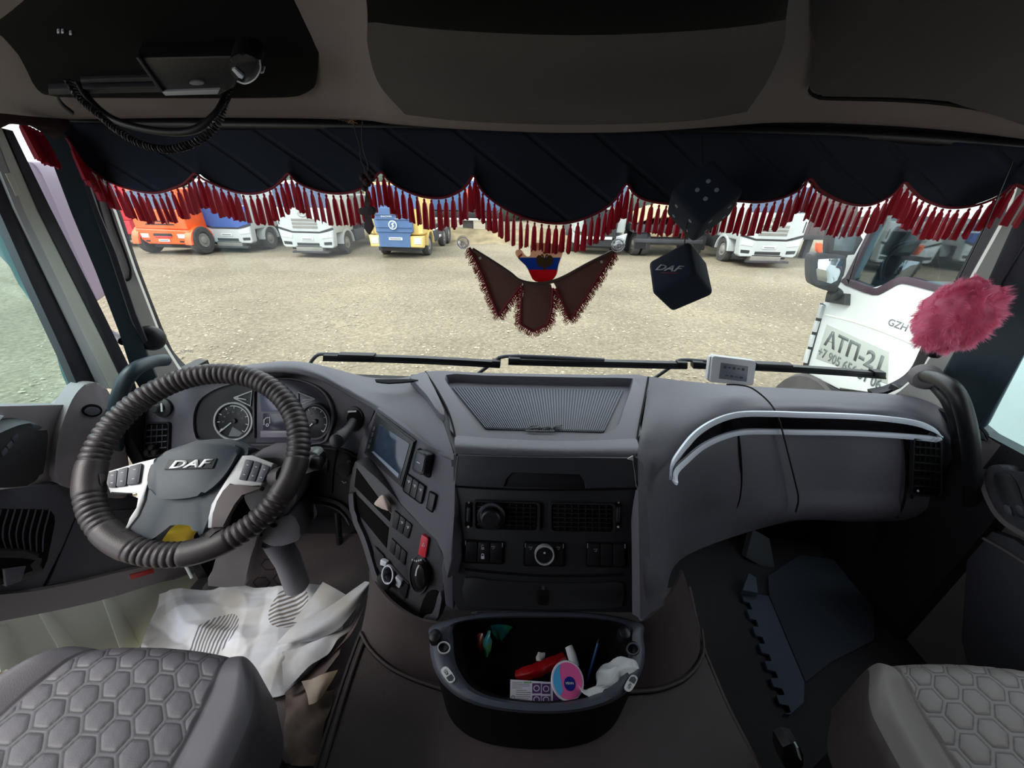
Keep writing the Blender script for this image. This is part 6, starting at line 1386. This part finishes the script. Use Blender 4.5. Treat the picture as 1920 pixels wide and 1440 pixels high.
# vehicles and bank behind
T_ = TR('flatbed_trailer', 'dark trailer far behind the yellow truck with white side rail', 'trailer', gx(890, 23), 1, 0)
T_.b('trailer_deck', (-3.2, 0, 1.15), (1.4, 2.4, 1.45), 'gdark'); T_.b('white_rail', (-3.2, -.05, 1.0), (1.4, 0, 1.12), 'white'); T_.b('cargo_body', (-3.1, .2, 1.5), (1.3, 2.2, 3.0), 'sblue'); T_.b('red_stripe', (-.4, .1, 1.6), (.2, .2, 2.6), 'orange')
for x in (-2.6, -.4, .9): T_.b('tyre_guard', (x-.3, .1, .2), (x+.3, .4, 1.1), 'tyre', .1)
M['bank'] = mat('dry earth bank', (150, 134, 104), .95, bump=.8, scale=8, rgb2=(110, 100, 78), vscale=1.5)
rows = []
for i in range(12):
    rows.append([V((x, 21+i*.35, .62*math.exp(-((i-6)/3.2)**2)*(1+.25*noise.noise(V((x*.5, i*.2, 0))))-.03)) for x in [-14+k*.4 for k in range(60)]])
struct(grid(rows, 'earth_bank', 'bank', None, .05))
bm = bmesh.new(); rf = random.Random(11)
for k in range(46):
    c = V((-44+k*2+rf.uniform(-.5, .5), 40+rf.uniform(-2, 2), rf.uniform(.8, 2.0))); r = rf.uniform(1.6, 2.6)
    q = bmesh.ops.create_icosphere(bm, subdivisions=2, radius=r)
    for v in q['verts']: v.co = v.co*(1+.25*noise.noise(v.co*1.2+c))+c
o = fin(bm, 'tree_line', mat('grey green foliage', (78, 90, 80), .95, rgb2=(56, 66, 60), vscale=.9, bump=1, scale=3), None, 180); tag(o, 'low grey green tree line along the far edge of the lot', 'trees', kind='stuff')
# dark tractor with white bumper
T_ = TR('parked_truck', 'dark fronted truck with white bumper corners just right of the pennant', 'truck', gx(1124, 18.0), .95, 0, 'heavy trucks parked in a row')
T_.b('cab', (-1.2, .06, 1.0), (1.2, 2.1, 3.1), 'whitep', .12); T_.f('windscreen', [(-1.1, 2.1), (1.1, 2.1), (1.05, 2.95), (-1.05, 2.95)], .03, 'tglass', .06); T_.f('dark_grille', [(-.75, .75), (.75, .75), (.82, 2.0), (-.82, 2.0)], -.04, 'gdark', .1, .02)
T_.f('white_bar', [(-.6, .72), (.6, .72), (.6, .84), (-.6, .84)], -.08, 'white', .06, .01)
for k in (-1, 1):
    T_.f('bumper_corner', [(k*.75, .45), (k*1.22, .55), (k*1.28, 1.0), (k*.8, .85)][::k], -.06, 'whitep', .2, .02); T_.f('headlamp', [(k*.84, .62), (k*1.16, .70), (k*1.18, .88), (k*.86, .78)][::k], -.09, 'lamp', .05, .01); T_.wheel(k*1.02, 1.35); T_.fender(k*1.06, 1.35, .7)
T_.f('skirt', [(-.75, .4), (.75, .4), (.75, .7), (-.75, .7)], -.03, 'gdark', .1); T_.chassis()
# dump truck with a load of sand, seen from behind
T_ = TR('dump_truck', 'dump truck loaded with sand behind the lower plush die', 'truck', gx(1262, 17.6), 1, 0)
T_.b('dump_bed', (-1.7, .2, 1.02), (1.6, 4.4, 1.35), 'under'); T_.sd('bed_side', [(.2, 1.3), (4.4, 1.3), (4.4, 2.2), (.2, 1.6)], -1.7, 'body', .08); T_.sd('bed_side', [(.2, 1.3), (4.4, 1.3), (4.4, 2.2), (.2, 1.6)], 1.5, 'body', .08)
rows = [[T_.w(-1.62+3.1*i/20, .25+4*j/14, 1.35+.75*math.sin(math.pi*i/20)**.6*math.sin(math.pi*min(1, (j+2)/15))+.06*noise.noise(V((i*.7, j*.7, 0)))) for i in range(21)] for j in range(15)]
grid(rows, 'sand_load', mat('pale sand load', (204, 182, 140), .95, bump=.8, scale=12, rgb2=(176, 152, 112), vscale=3), T_.t, .05)
T_.b('rear_axle', (-1.2, .5, .5), (1.2, 1.0, .8), 'under'); T_.b('tail_bar', (-1.6, .1, .62), (1.4, .2, .78), 'under')
for x, y in ((-1.35, .8), (-.95, .8), (1.0, .8), (1.35, .8), (-1.35, 2.2), (1.35, 2.2)): T_.wheel(x, y, .52, .3)
for x in (-1.5, 1.1): T_.b('mud_flap', (x, .28, .35), (x+.5, .32, 1.0), 'gdark', .01)
faw('white truck with a tank right of the plush dice in front of the brown container', gx(1449, 15.8), 'whitep', s=.98, cargo='body', tank=True)
T_ = TR('container_box', 'long brown container body standing right of the white tank truck', 'container', gx(1580, 18.4), 1, 0)
T_.b('container_body', (-2.4, 0, 1.0), (3.5, 2.4, 3.2), 'brownc', .04); T_.b('container_rail', (-2.4, -.03, .85), (3.5, .2, 1.05), 'under', .02)
for x in (-2, -1.2, .4, 1.8): T_.b('landing_leg', (x, .3, -.02), (x+.25, .6, .9), 'under', .02)
for k in range(14): T_.b('rib', (-2.35+k*.42, -.03, 1.1), (-2.27+k*.42, .02, 3.1), 'brownc', .01)
# ------------------------------------------------------------------ big white truck alongside, on the right
XM = 2.7; PMn = PL((XM, 0, 0), (-1, 0, 0))
MN = thing('white_truck', 'large white truck cab parked alongside with a grey phone number sign on its door', 'truck', (XM, 3.0, 0))
zb = PMn.pt(1600, 732).z
dw = M['wt2']
def ms(name, px, h, th, m, bev=.01, par=None): return slab(name, px, PMn, h, th, m, par or MN, bev)
yr = -1.2
low = [PMn.pt(x, y) for x, y in ((1563, 533), (1582, 525), (1636, 545), (1655, 539), (1680, 526), (1700, 526), (1760, 541), (1800, 548))]
seq = low+[V((XM, .6, PMn.pt(1760, 541).z)), V((XM, .6, PMn.pt(1760, 541).z+.95)), V((XM, yr, PMn.pt(1760, 541).z+.95)), V((XM, yr, zb)), PMn.pt(1650, 733), PMn.pt(1573, 731), PMn.pt(1514, 701), PMn.pt(1506, 690), PMn.pt(1540, 572), PMn.pt(1548, 566)]
bm = bmesh.new(); prism(bm, seq, V((2.3, 0, 0)), .02, 2); fin(bm, 'cab_side', dw, MN)
ms('door_pillar', [(1563, 535), (1584, 520), (1622, 443), (1640, 408), (1620, 408), (1606, 442)], .01, .12, dw)
tp = [PMn.pt(1606, 415), PMn.pt(1640, 395), V((XM, .6, PMn.pt(1640, 395).z)), V((XM, yr, PMn.pt(1640, 395).z)), V((XM, yr, PMn.pt(1640, 395).z+.6)), PMn.pt(1606, 380)]
bm = bmesh.new(); prism(bm, tp, V((2.3, 0, 0)), .02, 2); fin(bm, 'cab_roof', dw, MN)
fz_ = PMn.pt(1563, 535); bm = bmesh.new(); prism(bm, [PMn.pt(1563, 535), PMn.pt(1606, 432), PMn.pt(1600, 432), PMn.pt(1556, 535)], V((2.3, 0, 0))); fin(bm, 'front_frame', 'gdark', MN)
slab('window_glass', [(1584, 520), (1622, 443), (1640, 408), (1900, 330), (2000, 330), (1850, 560), (1760, 541), (1700, 526), (1680, 526), (1655, 539), (1636, 545)], PMn, -.03, .006, glass('dusty cab glass', (.72, .84, .90), .22), MN, 0)
strip('window_rubber', rs([(1640, 408), (1622, 443), (1586, 522), (1592, 530), (1636, 547), (1656, 541), (1682, 527), (1702, 527), (1762, 543)], 3), PMn, 13, .006, .03, mat('plum window rubber', (66, 50, 62), .6), MN, .002)
# cab interior seen through the window
bm = bmesh.new(); box_bm(bm, (XM+.5, 1.2, zb+.3), (XM+1.7, 2.2, zb+1.15), .1); fin(bm, 'reflection_block', mat('painted window reflections', (150, 164, 190), .8, rgb2=(84, 96, 120), vscale=6, bump=.6, scale=30), MN)  # pale mottled block put in for the reflections on the window
p0 = PMn.pt(1640, 515)+V((.35, .1, 0)); tube('inner_wheel', [p0+V((.22*math.cos(a), .1*math.sin(a), .22*math.sin(a))) for a in [k*math.pi/12 for k in range(24)]], .018, 'blk', MN, 8, closed=True)
bm = bmesh.new(); box_bm(bm, (XM+.1, 3.0, zb+.5), (XM+2.2, 3.5, PMn.pt(1600, 520).z+.02), .06); fin(bm, 'inner_dash', 'gdark', MN)
bm = bmesh.new(); box_bm(bm, (XM+.2, .3, zb+.8), (XM+2.1, .42, zb+2.2), .02); fin(bm, 'cab_rear_wall', 'seal', MN)
ms('grille_strip', [(1503, 690), (1513, 690), (1546, 572), (1537, 568)], .01, .05, 'gdark')
for a, b in (((1539, 572), (1532, 596)), ((1530, 602), (1524, 622)), ((1522, 628), (1516, 650)), ((1514, 655), (1507, 680))): strip('grille_fin', [a, b], PMn, 6, .03, .04, 'whitep', MN, .004)
ms('wheel_arch', rs([(1490, 728), (1500, 708), (1520, 700), (1545, 712), (1556, 730), (1540, 760), (1500, 760)], 2, True), -.05, .3, 'tyre')
lathe('wheel', [(.3, -.15), (.5, -.15), (.53, -.1), (.53, .1), (.5, .15), (.3, .15), (.28, .05), (0, .04)], V((XM+.12, PMn.pt(1560, 725).y+.15, .53)), (-1, 0, 0), 'tyre', MN, 28)
strip('body_crease', rs([(1546, 590), (1590, 600), (1640, 616), (1700, 640), (1760, 668)], 3), PMn, 2.5, .004, .012, 'paint', MN, .001)
pn = ms('phone_panel', [(1550, 608), (1666, 660), (1664, 720), (1530, 672)], .004, .006, mat('grey door sign', (166, 172, 166), .5), .0005)
YD = V((0, -1, 0)); ink = mat('dark grey lettering', (96, 104, 104), .6)
txt('АТП-21', PMn, 1600, 660, 29, ink, pn, dirv=YD, h=.0055, bold=.028, wid=1.05, shear=-.16)
txt('+7 905 656 51 06', PMn, 1588, 688, 18, ink, pn, dirv=YD, h=.0055, bold=.018, wid=.86, shear=-.16)
txt('GZH 4', PMn, 1690, 612, 13, 'dim', MN, dirv=YD, h=.002, bold=.01, wid=1.1)
ms('door_sill', [(1513, 702), (1573, 733), (1650, 735), (1650, 741), (1573, 739), (1513, 706)], .002, .1, 'under', .004)
PMm = PL((2.42, 0, 0), (-.75, -.8, 0)); 
PMm = P3((1550, 510, 'X', 2.40), (1550, 540, 'X', 2.40), (1580, 510, 'X', 2.50)); PMm = PL(aX(1550, 510, 2.42), (-.25, -1, 0))
MR = thing('door_mirror', 'black framed door mirror on the white truck alongside', 'mirror', PMm.pt(1553, 515))
slab('housing', rs([(1521, 482), (1530, 477), (1560, 477), (1588, 480), (1586, 500), (1577, 532), (1568, 545), (1560, 548), (1530, 538), (1521, 530), (1519, 505)], 2, True), PMm, 0, .12, 'gdark', MR, .02)
slab('mirror_glass', [(1534, 486), (1582, 484), (1580, 505), (1570, 526), (1558, 532), (1532, 525), (1530, 505)], PMm, .004, .01, mat('mirror glass', (196, 208, 214), .03, metal=1), MR, .003)
tube('mirror_arm', [PMm.pt(1562, 545, -.05), PMm.pt(1570, 550, -.1), PMn.pt(1572, 560, .0)], .04, 'gdark', MR, 10)
slab('arm_foot', [(1549, 547), (1584, 551), (1583, 572), (1545, 566)], PMn, .05, .06, 'gdark', MR, .012)
Pu = PL(aX(1575, 455, 2.45), (-.25, -1, 0))
slab('upper_housing', rs([(1552, 470), (1556, 438), (1562, 426), (1614, 424), (1612, 450), (1604, 478), (1560, 478)], 2, True), Pu, 0, .10, 'gdark', MR, .02)
slab('upper_mirror_glass', [(1562, 470), (1567, 436), (1607, 436), (1600, 472)], Pu, .004, .01, mat('dim mirror glass', (70, 84, 88), .15, coat=.3), MR, .003)
slab('orange_lamp', rs([(1534, 456), (1543, 458), (1541, 474), (1533, 472)], 2, True), Pu, .0, .05, mat('orange marker', (226, 96, 52), .4), MR, .006)
# ------------------------------------------------------------------ driver's side mirror outside the left pillar
PLm = PL(aY(120, 400, 1.25), (.55, -1, -.05))
t = thing('wing_mirror', 'tall mauve grey mirror housing outside the left front quarter window', 'mirror', PLm.pt(120, 420))
slab('housing', rs([(42, 310), (56, 303), (72, 316), (92, 355), (120, 420), (150, 490), (178, 552), (182, 564), (172, 560), (140, 510), (95, 420), (60, 350)], 3, True), PLm, 0, .14, mat('mauve grey mirror shell', (128, 116, 134), .4), t, .02)
slab('lower_housing', rs([(150, 690), (135, 660), (118, 640), (106, 650), (112, 690), (130, 730), (150, 745), (165, 735)], 3, True), PLm, 0, .12, mat('teal mirror back', (104, 138, 140), .4), t, .02)
slab('upper_back', rs([(-60, 300), (-5, 340), (40, 430), (90, 560), (85, 590), (50, 560), (0, 470), (-60, 420)], 3, True), PLm.off(-.15), 0, .1, bpy.data.materials['teal mirror back'], t, .02)
tube('mirror_bracket', [PLm.pt(140, 560, -.07), PLm.pt(170, 640, -.02), PLm.pt(150, 700, -.06)], .012, 'blk', t, 8)
tube('bracket_mount', [PLm.pt(160, 600, -.04), PL((-1.15, .93, 2.3), (.9, -1, 0)).pt(232, 640, 0)], .012, 'blk', t, 8)
